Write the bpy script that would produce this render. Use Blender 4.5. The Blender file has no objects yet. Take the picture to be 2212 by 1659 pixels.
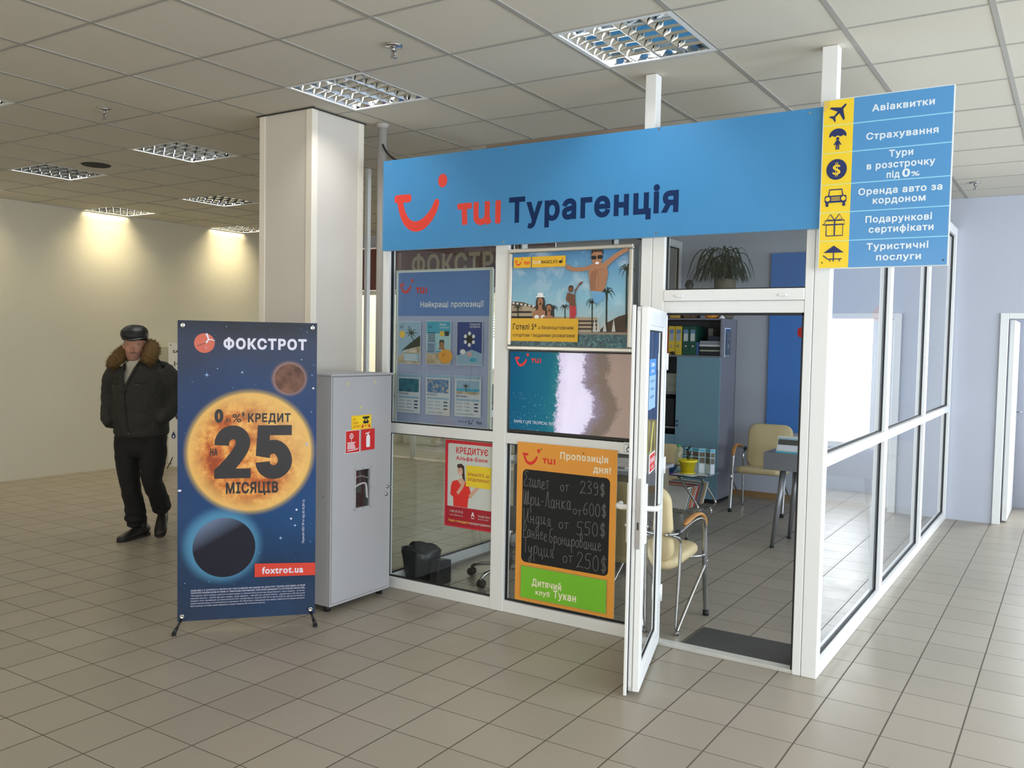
import bpy, bmesh, math, random
from mathutils import Vector, Matrix
from mathutils.geometry import tessellate_polygon, delaunay_2d_cdt
random.seed(7)
S = bpy.context.scene
COL = S.collection
PI = math.pi

# ------------------------------------------------------------------ camera
cam = bpy.data.cameras.new('camera'); cam.sensor_width = 36.0; cam.lens = 31.004; cam.clip_start = 0.05
co = bpy.data.objects.new('camera', cam); COL.objects.link(co)
yaw, pitch, roll = math.radians(-32.695), math.radians(2.745), math.radians(1.081)
fw = Vector((math.sin(yaw)*math.cos(pitch), math.cos(yaw)*math.cos(pitch), -math.sin(pitch)))
rt = Vector((math.cos(yaw), -math.sin(yaw), 0)); up = rt.cross(fw)
r2 = rt*math.cos(roll)+up*math.sin(roll); u2 = -rt*math.sin(roll)+up*math.cos(roll)
m = Matrix((r2, u2, -fw)).transposed().to_4x4(); m.translation = Vector((1.510, -3.6825, 1.6514))
co.matrix_world = m
S.camera = co

# ------------------------------------------------------------------ view and world
S.view_settings.view_transform = 'Standard'
S.view_settings.look = 'None'
S.view_settings.gamma = 1.0
S.view_settings.exposure = -0.10
S.view_settings.use_curve_mapping = False
W = bpy.data.worlds.new('world'); S.world = W; W.use_nodes = True
W.node_tree.nodes['Background'].inputs[0].default_value = (0.55, 0.62, 0.72, 1)
W.node_tree.nodes['Background'].inputs[1].default_value = 0.3
DAY_RIGHT = 11.5      # brightness of the daylit panes on the right
DAY_BACK = 4.2       # ... behind the camera
LAMP_ON = 80.0
WALL_LAMP = 110.0

# ------------------------------------------------------------------ helpers
def lin(v):
    v /= 255.0
    return v/12.92 if v <= 0.04045 else ((v+0.055)/1.055)**2.4
def rgb(r, g, b): return (lin(r), lin(g), lin(b), 1.0)
MATS = {}
def mat(name, col, rough=0.5, metal=0.0, spec=0.5, emit=None, noise=None, bump=None, alpha=None):
    if name in MATS: return MATS[name]
    m = bpy.data.materials.new(name); m.use_nodes = True
    nt = m.node_tree; b = nt.nodes['Principled BSDF']
    b.inputs['Base Color'].default_value = col if len(col) == 4 else (*col, 1)
    b.inputs['Roughness'].default_value = rough
    b.inputs['Metallic'].default_value = metal
    b.inputs['Specular IOR Level'].default_value = spec
    if emit:
        b.inputs['Emission Color'].default_value = (*emit[0][:3], 1)
        b.inputs['Emission Strength'].default_value = emit[1]
    if noise:                       # (scale, darker factor)
        n = nt.nodes.new('ShaderNodeTexNoise'); n.inputs['Scale'].default_value = noise[0]; n.inputs['Detail'].default_value = 6
        tc = nt.nodes.new('ShaderNodeTexCoord'); nt.links.new(tc.outputs['Object'], n.inputs['Vector'])
        mx = nt.nodes.new('ShaderNodeMix'); mx.data_type = 'RGBA'
        k = noise[1]
        mx.inputs[6].default_value = (col[0]*k, col[1]*k, col[2]*k, 1); mx.inputs[7].default_value = (*col[:3], 1)
        nt.links.new(n.outputs['Fac'], mx.inputs[0]); nt.links.new(mx.outputs[2], b.inputs['Base Color'])
    if bump:                        # (scale, strength)
        n = nt.nodes.new('ShaderNodeTexNoise'); n.inputs['Scale'].default_value = bump[0]; n.inputs['Detail'].default_value = 4
        tc = nt.nodes.new('ShaderNodeTexCoord'); nt.links.new(tc.outputs['Object'], n.inputs['Vector'])
        bp = nt.nodes.new('ShaderNodeBump'); bp.inputs['Strength'].default_value = bump[1]; bp.inputs['Distance'].default_value = 0.01
        nt.links.new(n.outputs['Fac'], bp.inputs['Height']); nt.links.new(bp.outputs['Normal'], b.inputs['Normal'])
    MATS[name] = m
    return m
def glow(name, col, strength):
    if name in MATS: return MATS[name]
    m = bpy.data.materials.new(name); m.use_nodes = True; nt = m.node_tree
    nt.nodes.remove(nt.nodes['Principled BSDF'])
    e = nt.nodes.new('ShaderNodeEmission'); e.inputs[0].default_value = (*col[:3], 1); e.inputs[1].default_value = strength
    nt.links.new(e.outputs[0], nt.nodes['Material Output'].inputs[0]); MATS[name] = m
    return m
def glass_mat(name, tint=(0.93, 0.95, 0.94), ior=1.5, dust=0.0):
    m = bpy.data.materials.new(name); m.use_nodes = True; nt = m.node_tree
    nt.nodes.remove(nt.nodes['Principled BSDF'])
    t = nt.nodes.new('ShaderNodeBsdfTransparent'); t.inputs[0].default_value = (*tint, 1)
    g = nt.nodes.new('ShaderNodeBsdfGlossy'); g.inputs['Roughness'].default_value = 0.0
    f = nt.nodes.new('ShaderNodeFresnel'); ge = nt.nodes.new('ShaderNodeNewGeometry')
    mr = nt.nodes.new('ShaderNodeMapRange'); mr.inputs[3].default_value = ior; mr.inputs[4].default_value = 1/ior     # thin sheet: the same from both sides
    nt.links.new(ge.outputs['Backfacing'], mr.inputs[0]); nt.links.new(mr.outputs[0], f.inputs[0])
    mu = nt.nodes.new('ShaderNodeMath'); mu.operation = 'MULTIPLY'; mu.inputs[1].default_value = 1.8; mu.use_clamp = True
    nt.links.new(f.outputs[0], mu.inputs[0])
    mx = nt.nodes.new('ShaderNodeMixShader')
    nt.links.new(mu.outputs[0], mx.inputs[0]); nt.links.new(t.outputs[0], mx.inputs[1]); nt.links.new(g.outputs[0], mx.inputs[2])
    out = mx
    if dust:
        d = nt.nodes.new('ShaderNodeBsdfDiffuse'); d.inputs[0].default_value = (0.8, 0.85, 0.9, 1)
        m2 = nt.nodes.new('ShaderNodeMixShader'); m2.inputs[0].default_value = dust
        nt.links.new(mx.outputs[0], m2.inputs[1]); nt.links.new(d.outputs[0], m2.inputs[2]); out = m2
    nt.links.new(out.outputs[0], nt.nodes['Material Output'].inputs[0]); MATS[name] = m
    return m

class MB:
    """collects shapes into one mesh with several materials"""
    def __init__(s): s.v = []; s.f = []; s.mi = []; s.mats = []; s.sm = []
    def mid(s, m):
        if m not in s.mats: s.mats.append(m)
        return s.mats.index(m)
    def add(s, vs, fs, m, smooth=False):
        o = len(s.v); s.v += [tuple(v) for v in vs]
        k = s.mid(m)
        for f in fs: s.f.append([o+i for i in f]); s.mi.append(k); s.sm.append(smooth)
        return s
    def box(s, x0, y0, z0, x1, y1, z1, m, M=None):
        vs = [Vector(p) for p in ((x0,y0,z0),(x1,y0,z0),(x1,y1,z0),(x0,y1,z0),(x0,y0,z1),(x1,y0,z1),(x1,y1,z1),(x0,y1,z1))]
        if M: vs = [M @ v for v in vs]
        return s.add(vs, [(0,3,2,1),(4,5,6,7),(0,1,5,4),(1,2,6,5),(2,3,7,6),(3,0,4,7)], m)
    def tube(s, pts, r, m, n=10, cap=True, flat=1.0, closed=False):
        """sweep of a circle (radius or list of radii) along pts; flat squashes it sideways"""
        P = [Vector(p) for p in pts]; N = len(P)
        rs = r if isinstance(r, (list, tuple)) else [r]*N
        tang = []
        for i in range(N):
            if closed: t = P[(i+1) % N]-P[i-1]
            else: t = P[min(i+1, N-1)]-P[max(i-1, 0)]
            tang.append(t.normalized())
        ref = Vector((0,0,1)) if abs(tang[0].z) < 0.9 else Vector((1,0,0))
        a = tang[0].cross(ref).normalized(); vs = []
        for i in range(N):
            a = (a-tang[i]*a.dot(tang[i])).normalized(); b = tang[i].cross(a)
            for k in range(n):
                w = 2*PI*k/n; vs.append(P[i]+a*(math.cos(w)*rs[i])+b*(math.sin(w)*rs[i]*flat))
        fs = []
        for i in range(N if closed else N-1):
            j = (i+1) % N
            for k in range(n): fs.append((i*n+k, i*n+(k+1) % n, j*n+(k+1) % n, j*n+k))
        if cap and not closed: fs += [tuple(range(n-1, -1, -1)), tuple(range((N-1)*n, N*n))]
        return s.add(vs, fs, m, True)
    def lathe(s, prof, m, n=24, c=(0,0,0), M=None):
        vs = []; c = Vector(c)
        for (r, z) in prof:
            for k in range(n):
                w = 2*PI*k/n; v = Vector((r*math.cos(w), r*math.sin(w), z))
                vs.append((M @ v if M else v)+c)
        fs = []
        for i in range(len(prof)-1):
            for k in range(n): fs.append((i*n+k, i*n+(k+1) % n, (i+1)*n+(k+1) % n, (i+1)*n+k))
        if prof[0][0] > 1e-6: fs.append(tuple(range(n-1, -1, -1)))
        if prof[-1][0] > 1e-6: fs.append(tuple(range((len(prof)-1)*n, len(prof)*n)))
        return s.add(vs, fs, m, True)
    def prism(s, pts, d, m):
        """pts: closed 3-D outline, extruded by vector d"""
        P = [Vector(p) for p in pts]; d = Vector(d); n = len(P)
        tri = tessellate_polygon([P])
        s.add(P+[p+d for p in P], [tuple(t) for t in tri]+[tuple(n+i for i in reversed(t)) for t in tri]+[(i,(i+1) % n, n+(i+1) % n, n+i) for i in range(n)], m)
        return s
    def build(s, name, parent=None, bevel=0.0, loc=None, rot=None, seg=2):
        me = bpy.data.meshes.new(name); me.from_pydata(s.v, [], s.f)
        for m in s.mats: me.materials.append(m)
        me.polygons.foreach_set('material_index', s.mi); me.polygons.foreach_set('use_smooth', s.sm)
        bm = bmesh.new(); bm.from_mesh(me); bmesh.ops.recalc_face_normals(bm, faces=bm.faces); bm.to_mesh(me); bm.free()
        me.update()
        o = bpy.data.objects.new(name, me); COL.objects.link(o)
        if parent: o.parent = parent
        if loc: o.location = loc
        if rot: o.rotation_euler = rot
        if bevel:
            b = o.modifiers.new('bevel', 'BEVEL'); b.width = bevel; b.segments = seg; b.limit_method = 'ANGLE'; b.angle_limit = 0.7
            b.harden_normals = False
        return o

def tag(o, label=None, cat=None, group=None, kind=None):
    if label: o['label'] = label
    if cat: o['category'] = cat
    if group: o['group'] = group
    if kind: o['kind'] = kind
    return o
def thing(name, label, cat, loc=(0,0,0), rz=0.0, group=None):
    o = bpy.data.objects.new(name, None); COL.objects.link(o); o.empty_display_size = 0.1
    o.location = loc; o.rotation_euler = (0,0,rz)
    return tag(o, label, cat, group)
def part(o, label): o['label'] = label; return o
def struct(o, label=None): o['kind'] = 'structure'; return tag(o, label)
def copy_tree(o, parent=None):
    c = o.copy(); COL.objects.link(c)
    if parent: c.parent = parent
    for ch in [x for x in bpy.data.objects if x.parent == o]: copy_tree(ch, c)
    return c
def smooth(pts, k=6):
    """Catmull-Rom through pts"""
    P = [Vector(p) for p in pts]; out = []
    for i in range(len(P)-1):
        a = P[max(i-1,0)]; b = P[i]; c = P[i+1]; d = P[min(i+2,len(P)-1)]
        for j in range(k):
            t = j/k
            out.append(0.5*((2*b)+(c-a)*t+(2*a-5*b+4*c-d)*t*t+(3*b-a-3*c+d)*t**3))
    out.append(P[-1]); return out

GLYPHS = {}
def outline(t):
    """closed outlines of a line of type, as lists of points"""
    c = bpy.data.curves.new('t', 'FONT'); c.body = t; c.resolution_u = 4; c.fill_mode = 'NONE'
    o = bpy.data.objects.new('t', c); COL.objects.link(o); bpy.context.view_layer.update()
    me = bpy.data.meshes.new_from_object(o.evaluated_get(bpy.context.evaluated_depsgraph_get()))
    P = [(v.co.x, v.co.y) for v in me.vertices]; nxt = {}
    for e in me.edges: nxt.setdefault(e.vertices[0], []).append(e.vertices[1]); nxt.setdefault(e.vertices[1], []).append(e.vertices[0])
    loops = []; seen = set()
    for i in range(len(P)):
        if i in seen or i not in nxt: continue
        lp = [i]; seen.add(i); cur = i
        while True:
            n = [q for q in sorted(nxt[cur]) if q not in seen]
            if not n: break
            cur = n[0] if len(lp) > 1 or i+1 not in n else i+1
            lp.append(cur); seen.add(cur)
        if len(lp) > 2: loops.append([P[q] for q in lp])
    bpy.data.objects.remove(o); bpy.data.curves.remove(c); bpy.data.meshes.remove(me)
    return loops
def glyph(ch, bold):
    """(points, triangles, advance) of one letter, filled by the winding of its outline"""
    bold = round(bold, 3)
    if (ch, bold) in GLYPHS: return GLYPHS[(ch, bold)]
    if 'bar' not in GLYPHS: GLYPHS['bar'] = min(p[0] for lp in outline('|') for p in lp)
    adv = max(p[0] for lp in outline(ch+'|') for p in lp)-max(p[0] for lp in outline('|') for p in lp)
    loops = outline(ch) if ch.strip() else []
    if not loops: GLYPHS[(ch, bold)] = ([], [], adv); return GLYPHS[(ch, bold)]
    area = lambda lp: sum(lp[i][0]*lp[(i+1) % len(lp)][1]-lp[(i+1) % len(lp)][0]*lp[i][1] for i in range(len(lp)))/2
    sg = 1 if max((area(lp) for lp in loops), key=abs) > 0 else -1
    if bold:                                           # move every outline outwards
        new = []
        for lp in loops:
            lp = [p for i, p in enumerate(lp) if (Vector(p)-Vector(lp[i-1])).length > 1e-5]; q = []
            for i in range(len(lp)):
                a = (Vector(lp[i])-Vector(lp[i-1])).normalized(); b = (Vector(lp[(i+1) % len(lp)])-Vector(lp[i])).normalized()
                na = Vector((a.y,-a.x))*sg; nb = Vector((b.y,-b.x))*sg; n = na+nb
                if n.length < .2: n = na
                else: n = n.normalized()/max(.55, n.normalized().dot(na))
                q.append((lp[i][0]+n.x*bold, lp[i][1]+n.y*bold))
            new.append(q)
        loops = new
    vs = []; es = []
    for lp in loops:
        o = len(vs); vs += [Vector(p) for p in lp]; es += [(o+i, o+(i+1) % len(lp)) for i in range(len(lp))]
    R = delaunay_2d_cdt(vs, es, [], 0, 1e-5)
    out = []; pts = [tuple(p) for p in R[0]]
    for f in R[2]:
        cx = sum(pts[i][0] for i in f)/len(f); cy = sum(pts[i][1] for i in f)/len(f); wn = 0
        for lp in loops:
            for i in range(len(lp)):
                (x0, y0), (x1, y1) = lp[i], lp[(i+1) % len(lp)]
                if (y0 <= cy) != (y1 <= cy):
                    s_ = (x1-x0)*(cy-y0)-(cx-x0)*(y1-y0)
                    if y1 > y0 and s_ > 0: wn += 1
                    elif y1 < y0 and s_ < 0: wn -= 1
        if wn*sg > 0: out.append(tuple(f))
    GLYPHS[(ch, bold)] = (pts, out, adv)
    return GLYPHS[(ch, bold)]
class Canvas:
    """a flat printed sheet in its own u,v metres (faces -Y, v up), drawn in thin layers"""
    DZ = 0.00006
    def __init__(s): s.mb = MB(); s.n = 0; s.uv = []
    def _y(s): s.n += 1; return -s.n*s.DZ
    def poly(s, pts, m):
        y = s._y(); P = [Vector((p[0], p[1], 0)) for p in pts]
        tri = tessellate_polygon([P]); s.mb.add([(p.x, y, p.y) for p in P], [tuple(t) for t in tri], m); return s
    def rect(s, u0, v0, u1, v1, m): return s.poly([(u0,v0),(u1,v0),(u1,v1),(u0,v1)], m)
    def rrect(s, u0, v0, u1, v1, r, m):
        pts = []
        for cx, cy, a0 in ((u1-r,v0+r,-90),(u1-r,v1-r,0),(u0+r,v1-r,90),(u0+r,v0+r,180)):
            for i in range(7):
                a = math.radians(a0+15*i); pts.append((cx+r*math.cos(a), cy+r*math.sin(a)))
        return s.poly(pts, m)
    def ell(s, cu, cv, ru, rv, m, n=40, rot=0.0):
        cr, sr = math.cos(rot), math.sin(rot)
        return s.poly([(cu+ru*math.cos(2*PI*i/n)*cr-rv*math.sin(2*PI*i/n)*sr, cv+ru*math.cos(2*PI*i/n)*sr+rv*math.sin(2*PI*i/n)*cr) for i in range(n)], m)
    def ring(s, cu, cv, r0, r1, m, n=40, a0=0, a1=360):
        y = s._y(); vs = []; fs = []
        for i in range(n+1):
            a = math.radians(a0+(a1-a0)*i/n)
            for r in (r0, r1): vs.append((cu+r*math.cos(a), y, cv+r*math.sin(a)))
        for i in range(n): fs.append((2*i, 2*i+1, 2*i+3, 2*i+2))
        s.mb.add(vs, fs, m); return s
    def stroke(s, pts, w, m, sm=0, w1=None):
        P = [Vector((p[0], p[1], 0)) for p in pts]
        if sm: P = smooth(P, sm)
        y = s._y(); vs = []; n = len(P)
        for i in range(n):
            t = (P[min(i+1,n-1)]-P[max(i-1,0)])
            if t.length < 1e-9: t = Vector((1,0,0))
            t.normalize(); ww = w if w1 is None else w+(w1-w)*i/(n-1)
            nn = Vector((-t.y, t.x, 0))*ww/2
            a, b = P[i]+nn, P[i]-nn; yi = y-s.DZ*.9*i/n
            vs += [(a.x,yi,a.y),(b.x,yi,b.y)]
        s.mb.add(vs, [(2*i,2*i+1,2*i+3,2*i+2) for i in range(n-1)], m); return s
    def text(s, t, u, v, h, m, w=None, bold=0.0, align='l', rot=0.0):
        """t with its baseline at v, capital height h, squeezed to width w when given"""
        x = 0.0; runs = []
        for ch in t:
            vs, fs, adv = glyph(ch, bold); runs.append((x, vs, fs)); x += adv+bold*2.0
        allx = [x0+p[0] for x0, vs, fs in runs for p in vs]
        if not allx: return s
        xa, xb = min(allx), max(allx)
        sy = h/(0.73+bold*1.2); sx = w/(xb-xa) if w else sy
        off = {'l': 0, 'c': -(xb-xa)*sx/2, 'r': -(xb-xa)*sx}[align]
        y = s._y(); cr, sr = math.cos(rot), math.sin(rot)
        for x0, vs, fs in runs:
            out = []
            for p in vs:
                a = (p[0]+x0-xa)*sx+off; b = (p[1]+bold*.6)*sy
                out.append((u+a*cr-b*sr, y, v+a*sr+b*cr))
            if out: s.mb.add(out, fs, m)
        return s
    def build(s, name, parent=None, **k):
        o = s.mb.build(name, parent, **k); me = o.data
        # every face looks to -Y, and u,v in metres are kept as UVs
        uvl = me.uv_layers.new(name='uv')
        for l in me.loops:
            c = me.vertices[l.vertex_index].co; uvl.data[l.index].uv = (c.x, c.z)
        return o
def smile(cv, u, v, w, m):
    """the smiling mark: bar, curved stroke and dot; (u, v) = left end of the bar's middle, w = total width"""
    k = w/0.389
    P = lambda a, b: (u+a*k, v+b*k)
    # bar
    cv.rrect(u, v-0.026*k, u+0.14*k, v+0.026*k, 0.02*k, m)
    top = [P(0.048,-0.02),P(0.058,-0.06),P(0.075,-0.105),P(0.105,-0.150),P(0.15,-0.178),P(0.19,-0.183),P(0.235,-0.171),P(0.285,-0.135),P(0.325,-0.085),P(0.345,-0.04)]
    ws = [0.046,0.047,0.049,0.054,0.062,0.066,0.066,0.06,0.05,0.04]
    S_ = smooth([(a,b,0) for a,b in top], 4); n = len(S_); y = cv._y(); vs = []
    for i in range(n):
        t = (S_[min(i+1,n-1)]-S_[max(i-1,0)]).normalized(); f = i/(n-1)*(len(ws)-1); j = min(int(f), len(ws)-2); wd = (ws[j]+(ws[j+1]-ws[j])*(f-j))*k/2
        vs += [(S_[i].x-t.y*wd, y, S_[i].y+t.x*wd), (S_[i].x+t.y*wd, y, S_[i].y-t.x*wd)]
    cv.mb.add(vs, [(2*i,2*i+1,2*i+3,2*i+2) for i in range(n-1)], m)
    cv.ell(S_[-1].x, S_[-1].y, 0.02*k, 0.02*k, m, 20)
    cv.ell(u+0.389*k, v+0.09*k, 0.036*k, 0.042*k, m, 28)
def tui(cv, u, v, h, w, m, bold=0.045):
    """the three letters of the mark, rounded and heavy"""
    t = h*0.27; q = w/0.322
    cv.rrect(u,v+h-t,u+.110*q,v+h,t*.3,m); cv.stroke([(u+.052*q,v+h-t*.6),(u+.058*q,v+.006*q)],t*1.05,m)
    cv.stroke([(u+.142*q,v+h),(u+.142*q,v+h*.38),(u+.152*q,v+h*.19),(u+.180*q,v+h*.12),(u+.208*q,v+h*.18),(u+.222*q,v+h*.36)],t,m,sm=4)
    cv.stroke([(u+.224*q,v+h),(u+.224*q,v+h*.3),(u+.240*q,v+h*.02)],t,m)
    cv.rrect(u+.283*q,v,u+.322*q,v+h,t*.3,m)

def uvmat(name, build, rough=0.45, emit=0.0, spec=0.5):
    """print material: build(nt, u_socket, v_socket, vector_socket) returns a colour socket"""
    m = bpy.data.materials.new(name); m.use_nodes = True; nt = m.node_tree; b = nt.nodes['Principled BSDF']
    b.inputs['Roughness'].default_value = rough; b.inputs['Specular IOR Level'].default_value = spec
    uv = nt.nodes.new('ShaderNodeUVMap'); uv.uv_map = 'uv'
    sp = nt.nodes.new('ShaderNodeSeparateXYZ'); nt.links.new(uv.outputs[0], sp.inputs[0])
    c = build(nt, sp.outputs[0], sp.outputs[1], uv.outputs[0])
    nt.links.new(c, b.inputs['Base Color'])
    if emit:
        nt.links.new(c, b.inputs['Emission Color']); b.inputs['Emission Strength'].default_value = emit
    MATS[name] = m; return m
def ramp(nt, fac, stops):
    r = nt.nodes.new('ShaderNodeValToRGB'); e = r.color_ramp.elements
    while len(e) < len(stops): e.new(0.5)
    for i, (p, c) in enumerate(stops): e[i].position = p; e[i].color = c
    nt.links.new(fac, r.inputs[0]); return r.outputs[0]
def noise(nt, vec, scale, detail=6, rough=0.6, dist=0.0):
    n = nt.nodes.new('ShaderNodeTexNoise'); n.inputs['Scale'].default_value = scale; n.inputs['Detail'].default_value = detail
    n.inputs['Roughness'].default_value = rough; n.inputs['Distortion'].default_value = dist
    nt.links.new(vec, n.inputs['Vector']); return n.outputs['Fac']
def mth(nt, op, a, b=None, clamp=False):
    n = nt.nodes.new('ShaderNodeMath'); n.operation = op; n.use_clamp = clamp
    for i, x in enumerate((a, b)):
        if x is None: continue
        if isinstance(x, (int, float)): n.inputs[i].default_value = x
        else: nt.links.new(x, n.inputs[i])
    return n.outputs[0]
def mixc(nt, f, a, b, mode='MIX'):
    n = nt.nodes.new('ShaderNodeMix'); n.data_type = 'RGBA'; n.blend_type = mode
    for i, x in ((0, f), (6, a), (7, b)):
        if isinstance(x, (int, float)): n.inputs[i].default_value = x
        elif isinstance(x, tuple): n.inputs[i].default_value = x
        else: nt.links.new(x, n.inputs[i])
    return n.outputs[2]

# ------------------------------------------------------------------ common materials
WHITE = mat('white_plastic', rgb(232,233,232), 0.35)
GASKET = mat('black_rubber', rgb(22,22,24), 0.6)
STEEL = mat('chrome', rgb(205,205,205), 0.12, 1.0)
BRUSH = mat('brushed_steel', rgb(170,172,176), 0.3, 1.0)
GLASS = glass_mat('clear_glass', (0.83,0.86,0.845))
GLASS_SIDE = glass_mat('side_glass', (0.90,0.93,0.94), dust=0.10)
NAVY = mat('print_navy', rgb(22,38,88), 0.5)
RED = mat('print_red', rgb(226,48,40), 0.5)
PWHITE = mat('print_white', rgb(240,242,245), 0.5)
YEL = mat('print_yellow', rgb(250,212,30), 0.5)
BLACK = mat('print_black', rgb(24,24,28), 0.5)
# ------------------------------------------------------------------ the hall
XL, XR, YF, YB, H = -8.45, 4.6, -7.0, 5.85, 3.11
T = 0.2869
def floor_mat():
    m = bpy.data.materials.new('floor_tiles'); m.use_nodes = True; nt = m.node_tree; b = nt.nodes['Principled BSDF']
    tc = nt.nodes.new('ShaderNodeTexCoord'); sp = nt.nodes.new('ShaderNodeSeparateXYZ'); nt.links.new(tc.outputs['Object'], sp.inputs[0])
    gs = []; ids = []
    for ax, wd in ((0, 0.0034), (1, 0.0023)):
        q = mth(nt, 'DIVIDE', sp.outputs[ax], T)
        q2 = mth(nt, 'ADD', q, mth(nt, 'MULTIPLY', mth(nt, 'SUBTRACT', noise(nt, tc.outputs['Object'], 3.0, 2), 0.5), 0.012))
        fr = mth(nt, 'FRACT', q2); d = mth(nt, 'MINIMUM', fr, mth(nt, 'SUBTRACT', 1.0, fr))
        gs.append(mth(nt, 'LESS_THAN', d, wd/T)); ids.append(mth(nt, 'FLOOR', q2))
    g = mth(nt, 'MAXIMUM', gs[0], gs[1])
    cx = nt.nodes.new('ShaderNodeCombineXYZ'); nt.links.new(ids[0], cx.inputs[0]); nt.links.new(ids[1], cx.inputs[1])
    wn = nt.nodes.new('ShaderNodeTexWhiteNoise'); wn.noise_dimensions = '2D'; nt.links.new(cx.outputs[0], wn.inputs[0])
    tile = mixc(nt, wn.outputs[0], (0.325,0.287,0.226,1), (0.368,0.326,0.260,1))
    sp1 = noise(nt, tc.outputs['Object'], 260, 3); tile = mixc(nt, mth(nt, 'MULTIPLY', sp1, 0.35), tile, (0.22,0.19,0.16,1))
    sp2 = noise(nt, tc.outputs['Object'], 1.7, 5); tile = mixc(nt, mth(nt, 'MULTIPLY', sp2, 0.25), tile, (0.27,0.235,0.19,1))
    col = mixc(nt, g, tile, (0.085,0.07,0.052,1))
    nt.links.new(col, b.inputs['Base Color'])
    rr = mth(nt, 'ADD', 0.26, mth(nt, 'MULTIPLY', noise(nt, tc.outputs['Object'], 5, 5), 0.2)); nt.links.new(mth(nt, 'MAXIMUM', rr, mth(nt, 'MULTIPLY', g, 0.8)), b.inputs['Roughness'])
    b.inputs['Specular IOR Level'].default_value = 0.42
    bp = nt.nodes.new('ShaderNodeBump'); bp.inputs['Strength'].default_value = 0.4; bp.inputs['Distance'].default_value = 0.002; bp.invert = True
    nt.links.new(g, bp.inputs['Height']); nt.links.new(bp.outputs[0], b.inputs['Normal'])
    return m
FLOOR = floor_mat()
struct(MB().box(-9.2, YF-0.2, -0.12, XR+0.2, 10.2, 0, FLOOR).build('floor'), 'beige square floor tiles with thin dark joints')

LW = mat('plaster_warm', (0.68,0.635,0.52,1), 0.9, noise=(1.2,0.93), bump=(60,0.12))
BW = mat('plaster_lilac', (0.50,0.525,0.605,1), 0.85, noise=(1.5,0.94), bump=(60,0.10))
struct(MB().box(XL-0.15, YF-0.2, 0, XL, YB, H, LW).build('wall_left'), 'plain cream plaster wall on the left')

# back wall: shop front opening on the far left, a doorway on the right
DX0, DX1, DZ = 0.94, 1.78, 1.955
w = MB()
w.box(-4.0, YB, 0, DX0, YB+0.12, H, BW); w.box(DX0, YB, DZ, DX1, YB+0.12, H, BW); w.box(DX1, YB, 0, XR, YB+0.12, H, BW)
w.box(XL-0.15, YB, 2.95, -4.0, YB+0.12, H, BW)
struct(w.build('wall_back'), 'pale lilac wall behind the kiosk')
struct(MB().box(-2.34, YB-0.014, 0, 0.41, YB, 0.065, mat('tan_skirting', rgb(150,118,78), 0.6)).build('baseboard_back'), 'tan skirting board inside the kiosk')
# right wall and wall behind the camera, both with tall daylit windows, one of them added as extra light
def wall_windows(name, horizontal, pos, a0, a1, wins, z0, z1, m, thick, first):
    b = MB()
    def bx(p0, p1, za, zb):
        if p1-p0 < 1e-4: return
        if horizontal: b.box(p0, min(pos,pos+thick), za, p1, max(pos,pos+thick), zb, m)
        else: b.box(min(pos,pos+thick), p0, za, max(pos,pos+thick), p1, zb, m)
    cur = a0
    for (p0, p1) in wins:
        bx(cur, p0, 0, H); bx(p0, p1, 0, z0); bx(p0, p1, z1, H); cur = p1
    bx(cur, a1, 0, H)
    struct(b.build(name))
    for i, (p0, p1) in enumerate(wins):
        f = MB(); fr = 0.06; y0, y1 = pos+thick*0.3, pos+thick*0.6
        def fb(q0, q1, za, zb):
            if horizontal: f.box(q0, min(y0,y1), za, q1, max(y0,y1), zb, WHITE)
            else: f.box(min(y0,y1), q0, za, max(y0,y1), q1, zb, WHITE)
        fb(p0, p0+fr, z0, z1); fb(p1-fr, p1, z0, z1); fb(p0+fr, p1-fr, z0, z0+fr); fb(p0+fr, p1-fr, z1-fr, z1)
        mid = (p0+p1)/2; fb(mid-fr/2, mid+fr/2, z0+fr, z1-fr)
        wo = struct(f.build('window_%d' % (first+i)), 'unseen white framed daylit window')
        g = MB(); yy = pos+thick*0.45
        if horizontal: g.add([(p0+fr,yy,z0+fr),(p1-fr,yy,z0+fr),(p1-fr,yy,z1-fr),(p0+fr,yy,z1-fr)], [(0,1,2,3)], DAY_B)
        else: g.add([(yy,p0+fr,z0+fr),(yy,p1-fr,z0+fr),(yy,p1-fr,z1-fr),(yy,p0+fr,z1-fr)], [(0,1,2,3)], DAY_R)
        g.build('pane', wo)
DAY_R = glow('daylight_cool', (0.81,0.905,1.0), DAY_RIGHT)
DAY_B = glow('daylight_soft', (1.0,0.94,0.82), DAY_BACK)
wall_windows('wall_right', False, XR, YF, YB, [(-5.6,-3.2),(-2.6,-0.2),(0.4,2.8),(3.2,5.2)], 0.8, 2.85, BW, 0.15, 1)
wall_windows('wall_front', True, YF, XL, XR, [(-6.8,-4.5),(-1.3,0.3),(0.7,2.3),(2.6,4.2)], 0.3, 2.75, LW, -0.15, 5)  # first opening is an added, unseen window that brightens the left front

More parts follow.
